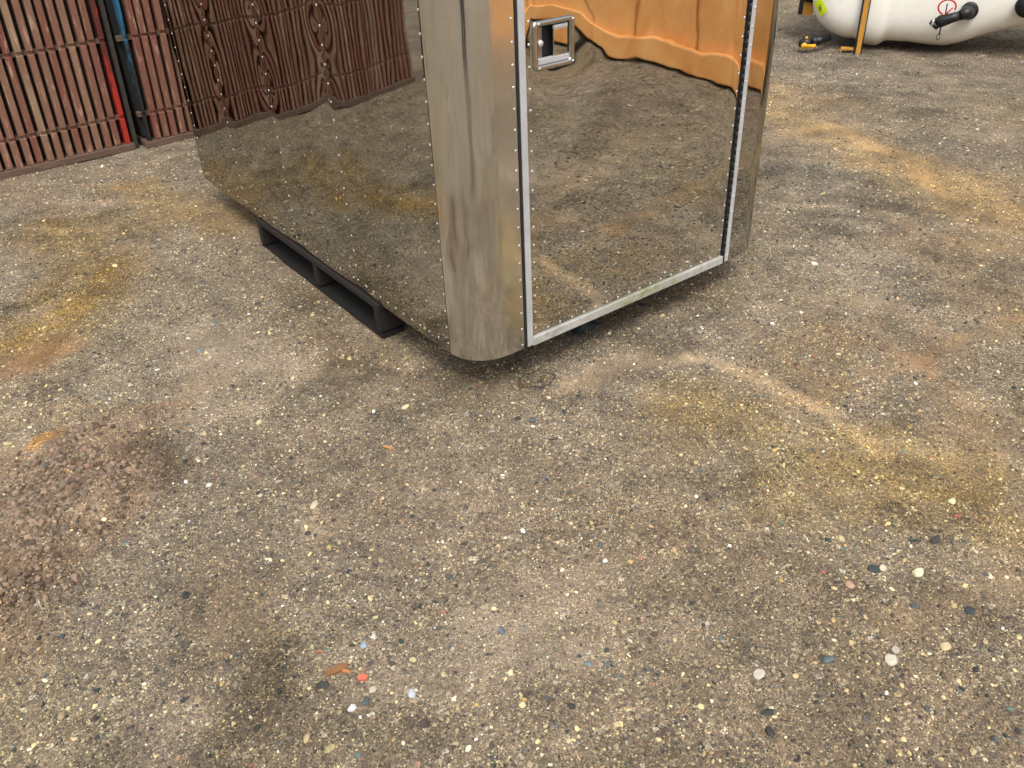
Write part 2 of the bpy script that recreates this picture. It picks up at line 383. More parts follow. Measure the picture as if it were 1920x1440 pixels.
# ------------------------------------------------------------------ gravel: stones as instances on points
def rock_nodes(name, mat, seed, sub=2, dev=.34):
    ng = bpy.data.node_groups.new(name, 'GeometryNodeTree')
    ng.interface.new_socket('Geometry', in_out='INPUT', socket_type='NodeSocketGeometry')
    ng.interface.new_socket('Geometry', in_out='OUTPUT', socket_type='NodeSocketGeometry')
    N = ng.nodes; L = ng.links
    gi = N.new('NodeGroupInput'); go = N.new('NodeGroupOutput')
    gti = N.new('GeometryNodeGeometryToInstance')
    for k in range(7):
        ico = N.new('GeometryNodeMeshIcoSphere'); ico.inputs['Radius'].default_value = .5; ico.inputs['Subdivisions'].default_value = sub
        sp = N.new('GeometryNodeSetPosition'); L.new(ico.outputs[0], sp.inputs['Geometry'])
        pos = N.new('GeometryNodeInputPosition'); nz = N.new('ShaderNodeTexNoise'); nz.noise_dimensions = '4D'
        nz.inputs['W'].default_value = seed+k*5.3; nz.inputs['Scale'].default_value = 2.2; nz.inputs['Detail'].default_value = 1.0
        L.new(pos.outputs[0], nz.inputs['Vector'])
        ma = N.new('ShaderNodeMath'); ma.operation = 'MULTIPLY_ADD'; L.new(nz.outputs['Fac'], ma.inputs[0]); ma.inputs[1].default_value = dev*4; ma.inputs[2].default_value = 1-dev*2
        sc = N.new('ShaderNodeVectorMath'); sc.operation = 'SCALE'; L.new(pos.outputs[0], sc.inputs[0]); L.new(ma.outputs[0], sc.inputs['Scale'])
        L.new(sc.outputs[0], sp.inputs['Position'])
        sm = N.new('GeometryNodeSetMaterial'); sm.inputs['Material'].default_value = mat; L.new(sp.outputs[0], sm.inputs[0])
        ss = N.new('GeometryNodeSetShadeSmooth'); ss.inputs['Shade Smooth'].default_value = False; L.new(sm.outputs[0], ss.inputs[0])
        L.new(ss.outputs[0], gti.inputs[0])
    iop = N.new('GeometryNodeInstanceOnPoints'); L.new(gi.outputs[0], iop.inputs['Points']); L.new(gti.outputs[0], iop.inputs['Instance'])
    iop.inputs['Pick Instance'].default_value = True
    def attr(nm, ty):
        x = N.new('GeometryNodeInputNamedAttribute'); x.data_type = ty; x.inputs[0].default_value = nm; return x.outputs['Attribute']
    L.new(attr('scl', 'FLOAT_VECTOR'), iop.inputs['Scale'])
    e2r = N.new('FunctionNodeEulerToRotation'); L.new(attr('rot', 'FLOAT_VECTOR'), e2r.inputs[0]); L.new(e2r.outputs[0], iop.inputs['Rotation'])
    L.new(attr('pick', 'INT'), iop.inputs['Instance Index'])
    L.new(iop.outputs[0], go.inputs[0])
    return ng
PAL = [((84, 76, 66), 20), ((112, 98, 80), 24), ((138, 120, 96), 18), ((166, 148, 112), 12), ((200, 180, 134), 10), ((216, 202, 166), 4.5), ((224, 220, 208), 1),
       ((60, 60, 57), 12), ((86, 89, 87), 8), ((104, 84, 76), 8), ((150, 116, 94), 3), ((98, 110, 104), 3), ((186, 156, 104), 2), ((158, 100, 80), .5)]
PC = np.array([srgb(*c)[:3] for c, _ in PAL]); PW = np.array([w_ for _, w_ in PAL], float); PW /= PW.sum()
def stones(name, label, x, y, size, mat, seed, flat=.6, sink=.22, cols=None, sub=2, dev=.34, colvar=.12, tinted=True):
    n = len(x)
    z = height(x, y)
    s3 = np.stack([size*rng.uniform(.8, 1.35, n), size*rng.uniform(.65, 1.0, n), size*flat*rng.uniform(.7, 1.2, n)], 1)
    z = z + s3[:, 2]*(.5-sink)*rng.uniform(.2, 1.1, n)
    rot = np.stack([rng.normal(0, .3, n), rng.normal(0, .3, n), rng.uniform(0, 6.28, n)], 1)
    if cols is None:
        cols = PC[rng.choice(len(PC), n, p=PW)]
    cols = 1.20*cols*rng.uniform(1-colvar, 1+colvar, (n, 1))*rng.uniform(.96, 1.04, (n, 3))
    if tinted:
        t = tint(x, y)[:, :3]; cols = cols*(.3+.7*t)
    me = bpy.data.meshes.new(name); me.vertices.add(n); me.vertices.foreach_set('co', np.stack([x, y, z], 1).astype(np.float32).ravel())
    me.attributes.new('scl', 'FLOAT_VECTOR', 'POINT').data.foreach_set('vector', s3.astype(np.float32).ravel())
    me.attributes.new('rot', 'FLOAT_VECTOR', 'POINT').data.foreach_set('vector', rot.astype(np.float32).ravel())
    me.attributes.new('pick', 'INT', 'POINT').data.foreach_set('value', rng.integers(0, 7, n).astype(np.int32))
    ca = me.attributes.new('col', 'FLOAT_COLOR', 'POINT'); ca.data.foreach_set('color', np.hstack([cols, np.ones((n, 1))]).astype(np.float32).ravel())
    o = link_mesh(name, me, mat); tag(o, label=label, kind='stuff')
    md = o.modifiers.new('stones', 'NODES'); md.node_group = rock_nodes(name, mat, seed, sub, dev)
    return o
def scatter(n, rmin, rmax, azmin, azmax, power=1.0, cluster=.5, seed=0, cs=.35):
    """points on a fan of ground round the photographer; azimuth clockwise from +Y in degrees"""
    k = int(n*2.2); r_ = rmin+(rmax-rmin)*rng.random(k)**power; a = np.radians(rng.uniform(azmin, azmax, k))
    x = r_*np.sin(a); y = r_*np.cos(a)
    f = 1 - tint(x, y)[:, 3]*.8
    p = (.5+.5*fbm(x, y, cs, 200+seed, 3)*1.6)*cluster+(1-cluster)
    keep = (rng.random(k) < np.clip(p*f, .02, 1))
    keep &= ~((x > 1.15) & (x < 2.4) & (y > 1.75+.55) & (y < 4))   # hidden under the middle of the cabinet
    keep &= y < 5.15
    return x[keep][:n], y[keep][:n]
x, y = scatter(90000, .75, 3.6, -6, 78, .62, .6, 1); stones('grit', 'fine pale and dark grit over the dirt in the foreground', x, y, .0026+.0022*rng.random(len(x))**1.5, M['stone'], 1, .8, sub=1)
x, y = scatter(80000, .75, 7.5, -14, 112, .80, .6, 2); stones('fine_gravel', 'small mixed gravel scattered over the yard', x, y, .0044+.0045*rng.random(len(x))**1.7, M['stone'], 2, .7, sub=1)
x, y = scatter(23000, .75, 10, -14, 112, .85, .75, 3); stones('gravel', 'loose mixed stones scattered over the yard', x, y, .0075+.0065*rng.random(len(x))**2.2, M['stone'], 3, .62)
x, y = scatter(1500, .75, 11, -14, 112, .85, .85, 4, .6); stones('pebbles', 'larger pebbles half sunk in the dirt of the yard', x, y, .014+.012*rng.random(len(x))**2.5, M['stone'], 4, .55, sink=.30)
# crumbly red-brown clods on the tipped dirt at the left
k = 16000; t_ = rng.random(k)*(len(DIRT)-1); i_ = np.minimum(t_.astype(int), len(DIRT)-2); D_ = np.array(DIRT)
P_ = D_[i_]+(D_[i_+1]-D_[i_])*(t_-i_)[:, None] + rng.normal(0, .095, (k, 2))
keep = rng.random(k) < np.clip(.6+fbm(P_[:, 0], P_[:, 1], .12, 300, 2), .05, 1)
P_ = P_[keep]; sz = .003+.016*rng.random(len(P_))**3.6
RC = np.array([srgb(*c)[:3] for c in [(112, 93, 76), (98, 81, 66), (128, 107, 88), (82, 68, 56), (140, 120, 100), (114, 102, 88)]])
stones('dirt_clods', 'crumbly red brown dirt clods tipped at the left edge', P_[:, 0], P_[:, 1], sz, M['stone'], 5, .8, sink=.48, cols=RC[rng.integers(0, len(RC), len(P_))], tinted=False, dev=.22)

# ------------------------------------------------------------------ single stones and chips one can point at
def rock(name, px, py, size, col, flat=.6, rot=0.0, label='', cat='stone', elong=1.25, group=None, rough=.7):
    size *= .9; g_ = sum(col[:3])/3; col = tuple((g_+(q-g_)*.8)*.9 for q in col[:3])+(1,)
    p = at(px, py); bm = bmesh.new(); bmesh.ops.create_icosphere(bm, subdivisions=3, radius=.5)
    rs = random.Random(int(px*7+py)); ax = [Vector((rs.gauss(0, 1), rs.gauss(0, 1), rs.gauss(0, 1))).normalized() for _ in range(9)]
    cut = [rs.uniform(.33, .46) for _ in ax]
    for v in bm.verts:
        for a, c in zip(ax, cut):
            d = v.co.dot(a)
            if d > c: v.co -= a*(d-c)*.92
    sc = (size*elong, size, size*flat)
    for v in bm.verts: v.co = Vector((v.co.x*sc[0], v.co.y*sc[1], v.co.z*sc[2]))
    col = tuple(c*.82 for c in col[:3])+(1,)
    mt = simple(name+'_mineral', col, rough, 0, .14, 120, .3, .0012)
    o = link_mesh(name, bm_mesh(name, bm), mt, smooth=False)
    z = float(height(np.array([p[0]]), np.array([p[1]]))[0])
    o.location = (p[0], p[1], z+sc[2]*.22); o.rotation_euler = (rs.uniform(-.2, .2), rs.uniform(-.2, .2), rot)
    return tag(o, label=label, cat=cat)
rock('stone', 1670, 1240, .031, srgb(226, 214, 186), label='round cream stone near the lower right, biggest of its cluster', elong=1.05, flat=.75)
rock('stone', 1678, 1219, .022, srgb(196, 184, 166), label='greyish cream pebble touching the top of the big round cream stone', elong=1.2)
rock('stone', 1772, 1213, .026, srgb(226, 200, 140), rot=.5, label='yellow cream oval pebble to the right of the round cream stone', elong=1.3)
rock('stone', 1818, 1146, .026, srgb(62, 72, 80), rot=.2, label='dark slate blue flat pebble near the right edge', elong=1.2, flat=.4)
rock('stone', 1640, 1066, .024, srgb(52, 66, 68), rot=-.9, label='dark green grey wedge stone beside a cream one', elong=1.5, flat=.4)
rock('stone', 1655, 1064, .020, srgb(232, 214, 178), rot=.3, label='cream angular stone beside the dark green grey wedge', elong=1.3)
rock('stone', 1594, 1095, .026, srgb(206, 164, 126), rot=.8, label='pink orange chunky stone left of the cream and dark pair', elong=1.2)
rock('stone', 1424, 1262, .027, srgb(222, 208, 184), rot=.2, label='cream rough stone at lower centre right, alone on grey grit', elong=1.25)
rock('stone', 1552, 1236, .025, srgb(104, 118, 122), rot=-.6, label='blue grey smooth stone left of the round cream stone', elong=1.4, flat=.5)
rock('stone', 1785, 938, .022, srgb(236, 222, 160), rot=.4, label='pale yellow stone near the right edge above a red one', elong=1.3)
rock('stone', 1795, 966, .017, srgb(176, 88, 60), rot=-.4, label='small rusty red stone below the pale yellow stone', elong=1.5)
rock('stone', 1135, 1050, .016, srgb(238, 234, 222), label='small bright white stone near the middle of the foreground', elong=1.1)
rock('stone', 660, 1328, .020, srgb(236, 232, 228), label='bright white stone below the wood chips', elong=1.1)
rock('stone', 685, 1316, .019, srgb(84, 96, 102), label='slate grey stone just above the bright white stone', elong=1.2, flat=.5)
rock('stone', 772, 1298, .019, srgb(206, 208, 220), rot=1.2, label='pale bluish triangular stone right of the wood chips', elong=1.3, flat=.5)
rock('stone', 699, 1293, .019, srgb(218, 200, 168), rot=.3, label='cream square stone under the coral chip', elong=1.1)
rock('stone', 681, 1207, .019, srgb(176, 194, 214), rot=1.4, label='pale blue glassy chip above the wood chips', elong=1.3, flat=.5, rough=.3)
rock('stone', 590, 945, .024, srgb(222, 202, 164), rot=.6, label='cream elongated pebble at left centre of the foreground', elong=1.7)
rock('stone', 391, 907, .020, srgb(232, 224, 204), label='white pebble right of the red brown dirt', elong=1.2)
rock('stone', 485, 788, .022, srgb(224, 208, 150), rot=.9, label='yellow cream pebble right of the dirt patch, uppermost of its scatter', elong=1.5)
rock('stone', 617, 1025, .016, srgb(220, 190, 110), label='small yellow round pebble at left centre', elong=1.0, flat=.8)
rock('stone', 760, 762, .022, srgb(232, 214, 160), label='yellow cream pebble on the ground left of the cabinet corner', elong=1.4)
def chip(px, py, L, W, T, rot, col, label, cat='wood chip', name='wood_chip'):
    p = at(px, py); bm = bmesh.new(); rs = random.Random(int(px))
    prof = [(-.5, .25), (-.32, .48), (.1, .5), (.38, .34), (.5, .05), (.36, -.38), (-.05, -.5), (-.44, -.42)]
    top = []; bot = []
    for a, b in prof:
        a += rs.uniform(-.04, .04); b += rs.uniform(-.05, .05)
        top.append(bm.verts.new((a*L, b*W, T*(.8+.4*rs.random())))); bot.append(bm.verts.new((a*L, b*W, 0)))
    bm.faces.new(top); bm.faces.new(bot[::-1])
    for i in range(8): bm.faces.new((top[i], bot[i], bot[(i+1) % 8], top[(i+1) % 8]))
    bmesh.ops.triangulate(bm, faces=bm.faces[:1])
    s = NT(name+'_fibre'); v = s.coord(); n = s.noise(s.mapping(v, (1, 8, 1)), 110, 4, .6)
    a = s.mix(n, tuple(c*.5 for c in col[:3])+(1,), tuple(min(1, c*1.3) for c in col[:3])+(1,)); s.set(base=a, rough=.8, normal=s.bump(n, .5, .001))
    o = link_mesh(name, bm_mesh(name, bm), s.m); z = float(height(np.array([p[0]]), np.array([p[1]]))[0])
    o.location = (p[0], p[1], z+.001); o.rotation_euler = (.06, .05, rot); return tag(o, label=label, cat=cat)
chip(632, 1256, .050, .018, .006, -.15, srgb(136, 96, 58), 'larger orange brown wood chip lying near the bottom left')
chip(650, 1259, .021, .007, .004, -.9, srgb(182, 122, 72), 'small orange splinter touching the right side of the larger wood chip')
chip(600, 1222, .019, .006, .004, -.7, srgb(158, 112, 76), 'thin brown splinter above the larger wood chip')
chip(680, 1272, .023, .015, .007, -.5, srgb(204, 112, 90), 'coral red chip right of the wood chips', 'chip', 'plastic_chip')
chip(728, 838, .036, .008, .004, -1.0, srgb(186, 138, 88), 'long tan wood splinter on gravel left of the middle')

# ------------------------------------------------------------------ the stainless cabinet on its pallet
SX, DY, ZB, ZT = 1.163, 1.780, .137, 1.95     # side plane, door plane, underside, top
CRAD = .125; YR = 3.96; XR = 2.26             # corner radius, rear plane, end of the door
def grid_sheet(name, us, zs, fpos, fdisp, mat, parent, hole=None, **k):
    """sheet of steel: us along, zs up; fpos(u,z,d) gives the point d metres proud of the plane"""
    U, Z = np.meshgrid(us, zs, indexing='ij'); Dp = fdisp(U, Z)
    V = [fpos(u, z, d) for u, z, d in zip(U.ravel(), Z.ravel(), Dp.ravel())]; nz = len(zs); F = []
    for i in range(len(us)-1):
        for j in range(nz-1):
            if hole and hole[0]-1e-6 <= us[i] and us[i+1] <= hole[1]+1e-6 and hole[2]-1e-6 <= zs[j] and zs[j+1] <= hole[3]+1e-6: continue
            F.append((i*nz+j, (i+1)*nz+j, (i+1)*nz+j+1, i*nz+j+1))
    me = mesh_pydata(name, V, F)
    return link_mesh(name, me, mat, parent, True, **k)
cab = empty('steel_cabinet', (SX, DY, ZB), label='polished stainless steel cabinet with rounded corners, standing on a dark pallet', cat='cabinet')
cab_off = Vector((SX, DY, ZB))
def to_cab(o):
    o.parent = cab; o.matrix_parent_inverse = Matrix.Translation(-cab_off); return o
RCOL = [1.915, 2.478, 2.965, 3.47, 3.92]      # rivet columns on the side
def side_disp(Y, Z):
    # the thin sheet is pulled in along every rivet column and pillows out between
    C_ = [DY+CRAD]+RCOL[1:]; d = np.zeros_like(Y)
    for a, b in zip(C_[:-1], C_[1:]):
        m_ = (Y >= a) & (Y <= b); half = (b-a)/2; A_ = .0046*(half/.25)**2*(1+.25*vnoise(Y*0+a, Z, .5, 577))
        r_ = np.minimum(Y-a, b-Y); w_ = .018; r_ = np.sqrt(r_*r_+w_*w_)-w_; r_ = np.minimum(r_, half)
        d = np.where(m_, A_*(2*r_/half-(r_/half)**2), d)
    d += .0009*fbm(Y, Z*.8, .50, 501, 2) + .00022*fbm(Y, Z, .15, 521, 2)
    for c in RCOL[1:4]:
        t = (Y-c)/.028; d -= .00012*np.exp(-t*t)*np.cos(2*np.pi*(Z-.17)/.0555)
        t = (Y-c)/.06; d -= .00060*np.exp(-t*t)*np.cos(2*np.pi*(Z-.17)/.27+3*vnoise(Z, Y*0+c, .3, 3))
    return d
us = np.linspace(DY+CRAD+.004, YR, 520); zs = np.linspace(ZB+.001, ZT, 260)
side = to_cab(grid_sheet('side_panel', us, zs, lambda u, z, d: (SX-d, u, z), side_disp, M['mirror_side'], None))
# front left corner
def corner_ring(cx, cy, a0, a1, n, z, rad): return [(cx-rad*math.cos(a), cy-rad*math.sin(a), z) for a in np.linspace(a0, a1, n)]
def corner_sheet(cx, cy, a0, a1, lead0, lead1, amp, seed, x_flat_end):
    A = np.linspace(a0, a1, 48); zs_ = np.linspace(ZB+.001, ZT, 200); rings = []
    for z in zs_:
        row = []
        for a in A:
            d = amp*float(fbm(np.array([a*.13]), np.array([z*.5]), .10, seed, 2)[0])
            rr_ = CRAD+d; row.append((cx-rr_*math.cos(a), cy-rr_*math.sin(a), z))
        row = lead0(z) + row + lead1(z)
        rings.append(row)
    return rings_to_mesh('corner_panel', rings, closed=False, caps=False)
me = corner_sheet(SX+CRAD, DY+CRAD, 0, math.pi/2, lambda z: [(SX, DY+CRAD+.002, z)], lambda z: [(1.352, DY, z)], .0030, 601, 0)
to_cab(link_mesh('corner_panel', me, M['corner'], None, True))
me = corner_sheet(XR+.012+.01+CRAD-.055, DY+CRAD, math.pi/2, math.pi, lambda z: [(XR+.018, DY, z)], lambda z: [], .0006, 641, 0)
to_cab(link_mesh('corner_panel', me, M['mirror_side'], None, True))
RX = XR+.022+CRAD-.055+CRAD                       # right side plane
to_cab(box_obj('far_side_panel', (RX-.02, RX, DY+CRAD, YR, ZB+.001, ZT), M['mirror']))
to_cab(box_obj('rear_panel', (SX+.002, RX-.022, YR-.02, YR-.001, ZB+.001, ZT), M['mirror']))
bm = bmesh.new()
def rounded_outline(z, inset=0.0):
    P = []
    for a in np.linspace(0, math.pi/2, 14): P.append((SX+CRAD-(CRAD-inset)*math.cos(a), DY+CRAD-(CRAD-inset)*math.sin(a), z))
    for a in np.linspace(math.pi/2, math.pi, 14): P.append((RX-CRAD-(CRAD-inset)*math.cos(a), DY+CRAD-(CRAD-inset)*math.sin(a), z))
    P += [(RX-inset, YR-inset, z), (SX+inset, YR-inset, z)]; return P
to_cab(link_mesh('roof_panel', rings_to_mesh('roof_panel', [rounded_outline(ZT+.001), rounded_outline(ZT+.012)]), M['corner'], None))
to_cab(link_mesh('floor_pan', rings_to_mesh('floor_pan', [rounded_outline(ZB+.003, .006), rounded_outline(ZB+.03, .006)]), M['darksteel'], None))
# seam and strips round the door
to_cab(box_obj('seam', (SX-.0006, SX+.01, DY+CRAD+.0022, DY+CRAD+.0038, ZB+.001, ZT), M['rubber']))
to_cab(box_obj('gasket', (1.353, 1.361, DY-.003, DY+.02, ZB+.006, ZT-.03), M['rubber'], bevel=.0015))
DX0, DX1 = 1.3615, 2.247
# door
door = to_cab(empty('door', (0, 0, 0)))
def to_door(o): o.parent = door; return o
HX0, HX1, HZ0, HZ1 = 1.424, 1.531, .957, 1.052
def door_disp(X, Z):
    d = .0010*fbm(X, Z, .40, 701, 2) + .00035*fbm(X, Z, .15, 711, 2) + .0016*np.sin((X-DX0)/(DX1-DX0)*math.pi)*np.sin(np.clip((Z-.1)/1.7, 0, 1)*math.pi)
    q = np.hypot((X-1.48)/.100, (Z-1.0)/.078); d += -.0024*np.exp(-q**2)
    d += .0006*np.exp(-((X-1.62)/.05)**2-((Z-1.02)/.07)**2)
    d += .00008*fbm(X, Z*1.5, .08, 741, 2)
    e = np.minimum(np.minimum(X-DX0, DX1-X), Z-ZB); d -= .0006*np.exp(-(e-.03)/.02)
    return d*np.clip((X-DX0-.012)/.03, 0, 1)
xs = np.unique(np.concatenate([np.linspace(DX0+.021, DX1, 190), [HX0, HX1], np.linspace(1.40, 1.62, 60)])); zs = np.unique(np.concatenate([np.linspace(ZB+.028, ZT-.03, 240), [HZ0, HZ1], np.linspace(.93, 1.08, 40)]))
to_door(grid_sheet('door_skin', xs, zs, lambda u, z, d: (u, DY-d, z), door_disp, M['mirror'], None, hole=(HX0, HX1, HZ0, HZ1)))
ds = NT('stained_aluminium'); v = ds.pos(); n = ds.noise(ds.mapping(v, (1, 1, 1)), 38, 5, .7); n2 = ds.noise(v, 9, 3, .6)
sx_ = ds.n('ShaderNodeSeparateXYZ'); ds.l(v, sx_.inputs[0])
moss = ds.math('MULTIPLY', ds.ramp(ds.math('MULTIPLY_ADD', sx_.outputs[0], 1.0, -1.2), [(.42, 0.0), (.58, 1.0), (.78, 1.0), (.86, 0.0)]), ds.ramp(n, [(.40, 0.0), (.62, .9)]))
a = ds.mix(ds.ramp(n, [(.3, 0.0), (.7, 1.0)]), srgb(168, 168, 160), srgb(205, 206, 202))
a = ds.mix(moss, a, srgb(138, 140, 86)); a = ds.mix(ds.ramp(n2, [(.62, 0.0), (.75, .5)]), a, srgb(110, 104, 92))
ds.set(base=a, rough=.55, metal=.35, normal=ds.bump(n, .2, .0008)); M['stained'] = ds.m
to_door(box_obj('door_edge_strip', (DX0, DX0+.020, DY-.006, DY+.02, ZB+.003, ZT-.03), M['alu'], bevel=.0015))
to_door(box_obj('door_bottom_strip', (DX0+.0205, DX1, DY-.006, DY+.02, ZB-.001, ZB+.0265), M['stained'], bevel=.0015))
to_door(box_obj('door_top_strip', (DX0+.0205, DX1, DY-.006, DY+.02, ZT-.0295, ZT-.005), M['alu'], bevel=.0015))
to_door(box_obj('door_core', (DX0+.012, DX1-.003, DY+.021, DY+.05, ZB+.012, ZT-.03), M['darksteel']))
# continuous hinge: dark gap, knuckles, leaf
to_cab(box_obj('hinge_gap', (DX1+.001, DX1+.011, DY-.001, DY+.02, ZB-.001, ZT-.01), M['rubber']))
bm = bmesh.new(); z = ZB+.004; 
while z < ZT-.06:
    tube(bm, [(DX1+.0055, DY-.003, z), (DX1+.0055, DY-.003, z+.0252)], .0036, 8); z += .026
to_cab(link_mesh('hinge_knuckles', bm_mesh('hinge_knuckles', bm), M['darksteel'], None, True, kind='stuff'))
to_cab(box_obj('hinge_leaf', (DX1+.0115, DX1+.030, DY-.0045, DY-.001, ZB+.001, ZT-.01), M['alu'], bevel=.001))
# rivets: low domes joined into one part per panel (4-5 pixels each)
def rivets(name, pts, rad=.0038, h=.0016, par=None):
    bm = bmesh.new()
    for (p, nrm) in pts:
        nrm = Vector(nrm); q = nrm.to_track_quat('Z', 'Y'); rs = []
        for k, (rr_, hh) in enumerate(((1.0, 0.0), (1.0, .35), (.72, .85))):
            rs.append([bm.verts.new(Vector(p)+q@Vector((rad*rr_*math.cos(t*math.pi/4), rad*rr_*math.sin(t*math.pi/4), h*hh))) for t in range(8)])
        for a, b in zip(rs[:-1], rs[1:]):
            for t in range(8): bm.faces.new((a[t], a[(t+1) % 8], b[(t+1) % 8], b[t]))
        c = bm.verts.new(Vector(p)+nrm*h)
        for t in range(8): bm.faces.new((rs[-1][t], rs[-1][(t+1) % 8], c))
    o = link_mesh(name, bm_mesh(name, bm), M['rivet'], None, True, kind='stuff'); return o
pts = []
for c in RCOL:
    z = .17
    while z < ZT-.05:
        dd_ = float(side_disp(np.array([c]), np.array([z]))[0]); pts.append(((SX-dd_-.0003, c+random.uniform(-.001, .001), z+random.uniform(-.001, .001)), (-1, 0, 0))); z += .0555
yy = 1.965
while yy < 3.9:
    if all(abs(yy-c) > .02 for c in RCOL):
        dd_ = float(side_disp(np.array([yy]), np.array([.168]))[0]); pts.append(((SX-dd_-.0003, yy, .168), (-1, 0, 0)))
    yy += .050 if yy < 2.4 else .094
to_cab(rivets('side_rivets', pts))
pts = []; z = .152
while z < ZT-.05:
    pts.append(((1.344, DY-.0002, z), (0, -1, 0))); pts.append(((DX1+.0215, DY-.0047, z+.01), (0, -1, 0))); z += .0548
to_cab(rivets('frame_rivets', pts))
pts = []; z = .192
while z < ZT-.07:
    for X_ in (1.3975, 2.232):
        dd_ = float(door_disp(np.array([X_]), np.array([z]))[0]); pts.append(((X_, DY-dd_-.0003, z), (0, -1, 0)))
    z += .0548
X_ = 1.446
while X_ < 2.21:
    dd_ = float(door_disp(np.array([X_]), np.array([.176]))[0]); pts.append(((X_, DY-dd_-.0003, .176), (0, -1, 0))); X_ += .0492
to_door(rivets('door_rivets', pts))
# recessed paddle latch
def rr_loop(x0, x1, z0, z1, rad, y, n=6):
    P = []
    for cx, cz, a0 in ((x1-rad, z1-rad, 0), (x0+rad, z1-rad, 90), (x0+rad, z0+rad, 180), (x1-rad, z0+rad, 270)):
        for k in range(n): a = R(a0+90*k/(n-1)); P.append((cx+rad*math.cos(a), y, cz+rad*math.sin(a)))
    return P
dl = float(door_disp(np.array([1.42]), np.array([1.0]))[0]); YL = DY-dl
loops = [rr_loop(1.409, 1.549, .944, 1.066, .014, YL+.0035), rr_loop(1.409, 1.549, .944, 1.066, .014, YL-.0022), rr_loop(1.412, 1.546, .947, 1.063, .012, YL-.0055),
         rr_loop(1.421, 1.536, .955, 1.055, .008, YL-.0055), rr_loop(1.4245, 1.5325, .9585, 1.0515, .006, YL-.002), rr_loop(1.426, 1.531, .960, 1.050, .006, YL+.030)]
latch = to_door(link_mesh('latch_frame', rings_to_mesh('latch_frame', loops, closed=True, caps=False), M['mirror_side'], None, True))
to_door(box_obj('latch_lip', (1.4265, 1.5305, YL-.003, YL+.012, .9590, .9725), M['alu'], bevel=.001))
to_door(box_obj('latch_recess', (1.424, 1.533, YL+.0305, YL+.034, .958, 1.052), M['rubber']))
to_door(box_obj('latch_plate', (1.4275, 1.449, YL+.010, YL+.028, .969, 1.048), M['zinc'], bevel=.002))
pad = to_door(box_obj('latch_paddle', (1.478, 1.526, YL-.001, YL+.006, .972, 1.040), M['mirror'], bevel=.0015))
to_door(box_obj('paddle_edge', (1.4795, 1.5255, YL-.002, YL+.006, 1.0405, 1.0485), M['alu'], bevel=.001))
bm = bmesh.new(); tube(bm, [(1.439, YL+.0095, 1.010), (1.439, YL+.002, 1.010), (1.439, YL-.001, 1.010)], [.0085, .0085, .005], 14)
to_door(link_mesh('latch_bolt', bm_mesh('latch_bolt', bm), M['rivet'], None, True))
to_door(rivets('latch_screws', [((1.4275, YL-.0055, 1.0585), (0, -1, 0)), ((1.541, YL-.0055, 1.0565), (0, -1, 0)), ((1.541, YL-.0055, .9525), (0, -1, 0)), ((1.4275, YL-.0055, .9515), (0, -1, 0))], .0036, .002))
# sealant smeared round the latch
# pallet
def mat_wood(name, c0, c1, sc=1.0, rough=.85):
    s = NT(name); v = s.coord(); n = s.noise(s.mapping(v, (2, 2, 30*sc)), 9, 4, .65, .4); n2 = s.noise(v, 7, 3, .6)
    s.set(base=s.mix(s.math('MULTIPLY_ADD', n, .7, s.math('MULTIPLY', n2, .3)), c0, c1), rough=rough, normal=s.bump(n, .4, .002)); return s.m
def mat_plank(name, c0, c1, along='Y'):
    s = NT(name); v = s.coord(); k = (26, 2, 26) if along == 'Y' else (2, 26, 26)
    n = s.noise(s.mapping(v, k), 4, 4, .65, .4); n2 = s.noise(v, 7, 3, .6)
    s.set(base=s.mix(s.ramp(s.math('MULTIPLY_ADD', n, .7, s.math('MULTIPLY', n2, .3)), [(.3, 0.0), (.7, 1.0)]), c0, c1), rough=.85, normal=s.bump(n, .5, .002)); return s.m
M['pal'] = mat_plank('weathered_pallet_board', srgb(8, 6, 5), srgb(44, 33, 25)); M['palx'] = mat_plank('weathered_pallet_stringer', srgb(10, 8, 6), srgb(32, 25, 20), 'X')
pal = empty('pallet', (1.13, 2.35, 0), label='dark weathered pallet holding up the left side of the steel cabinet', cat='pallet')
def to_pal(o): o.parent = pal; o.matrix_parent_inverse = Matrix.Translation((-1.13, -2.35, 0)); return o
PY0, PY1 = 2.33, 3.35
xx = 1.150
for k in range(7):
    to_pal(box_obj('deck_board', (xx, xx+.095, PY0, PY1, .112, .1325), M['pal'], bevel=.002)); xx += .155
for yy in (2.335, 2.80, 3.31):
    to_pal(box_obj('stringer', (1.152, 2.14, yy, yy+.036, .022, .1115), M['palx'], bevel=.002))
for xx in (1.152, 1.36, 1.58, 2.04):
    to_pal(box_obj('bottom_board', (xx, xx+.09, PY0+.003, PY1-.003, .002, .0145), M['near_black'], bevel=.002))  # colour darkened to stand for the shade inside the pallet openings
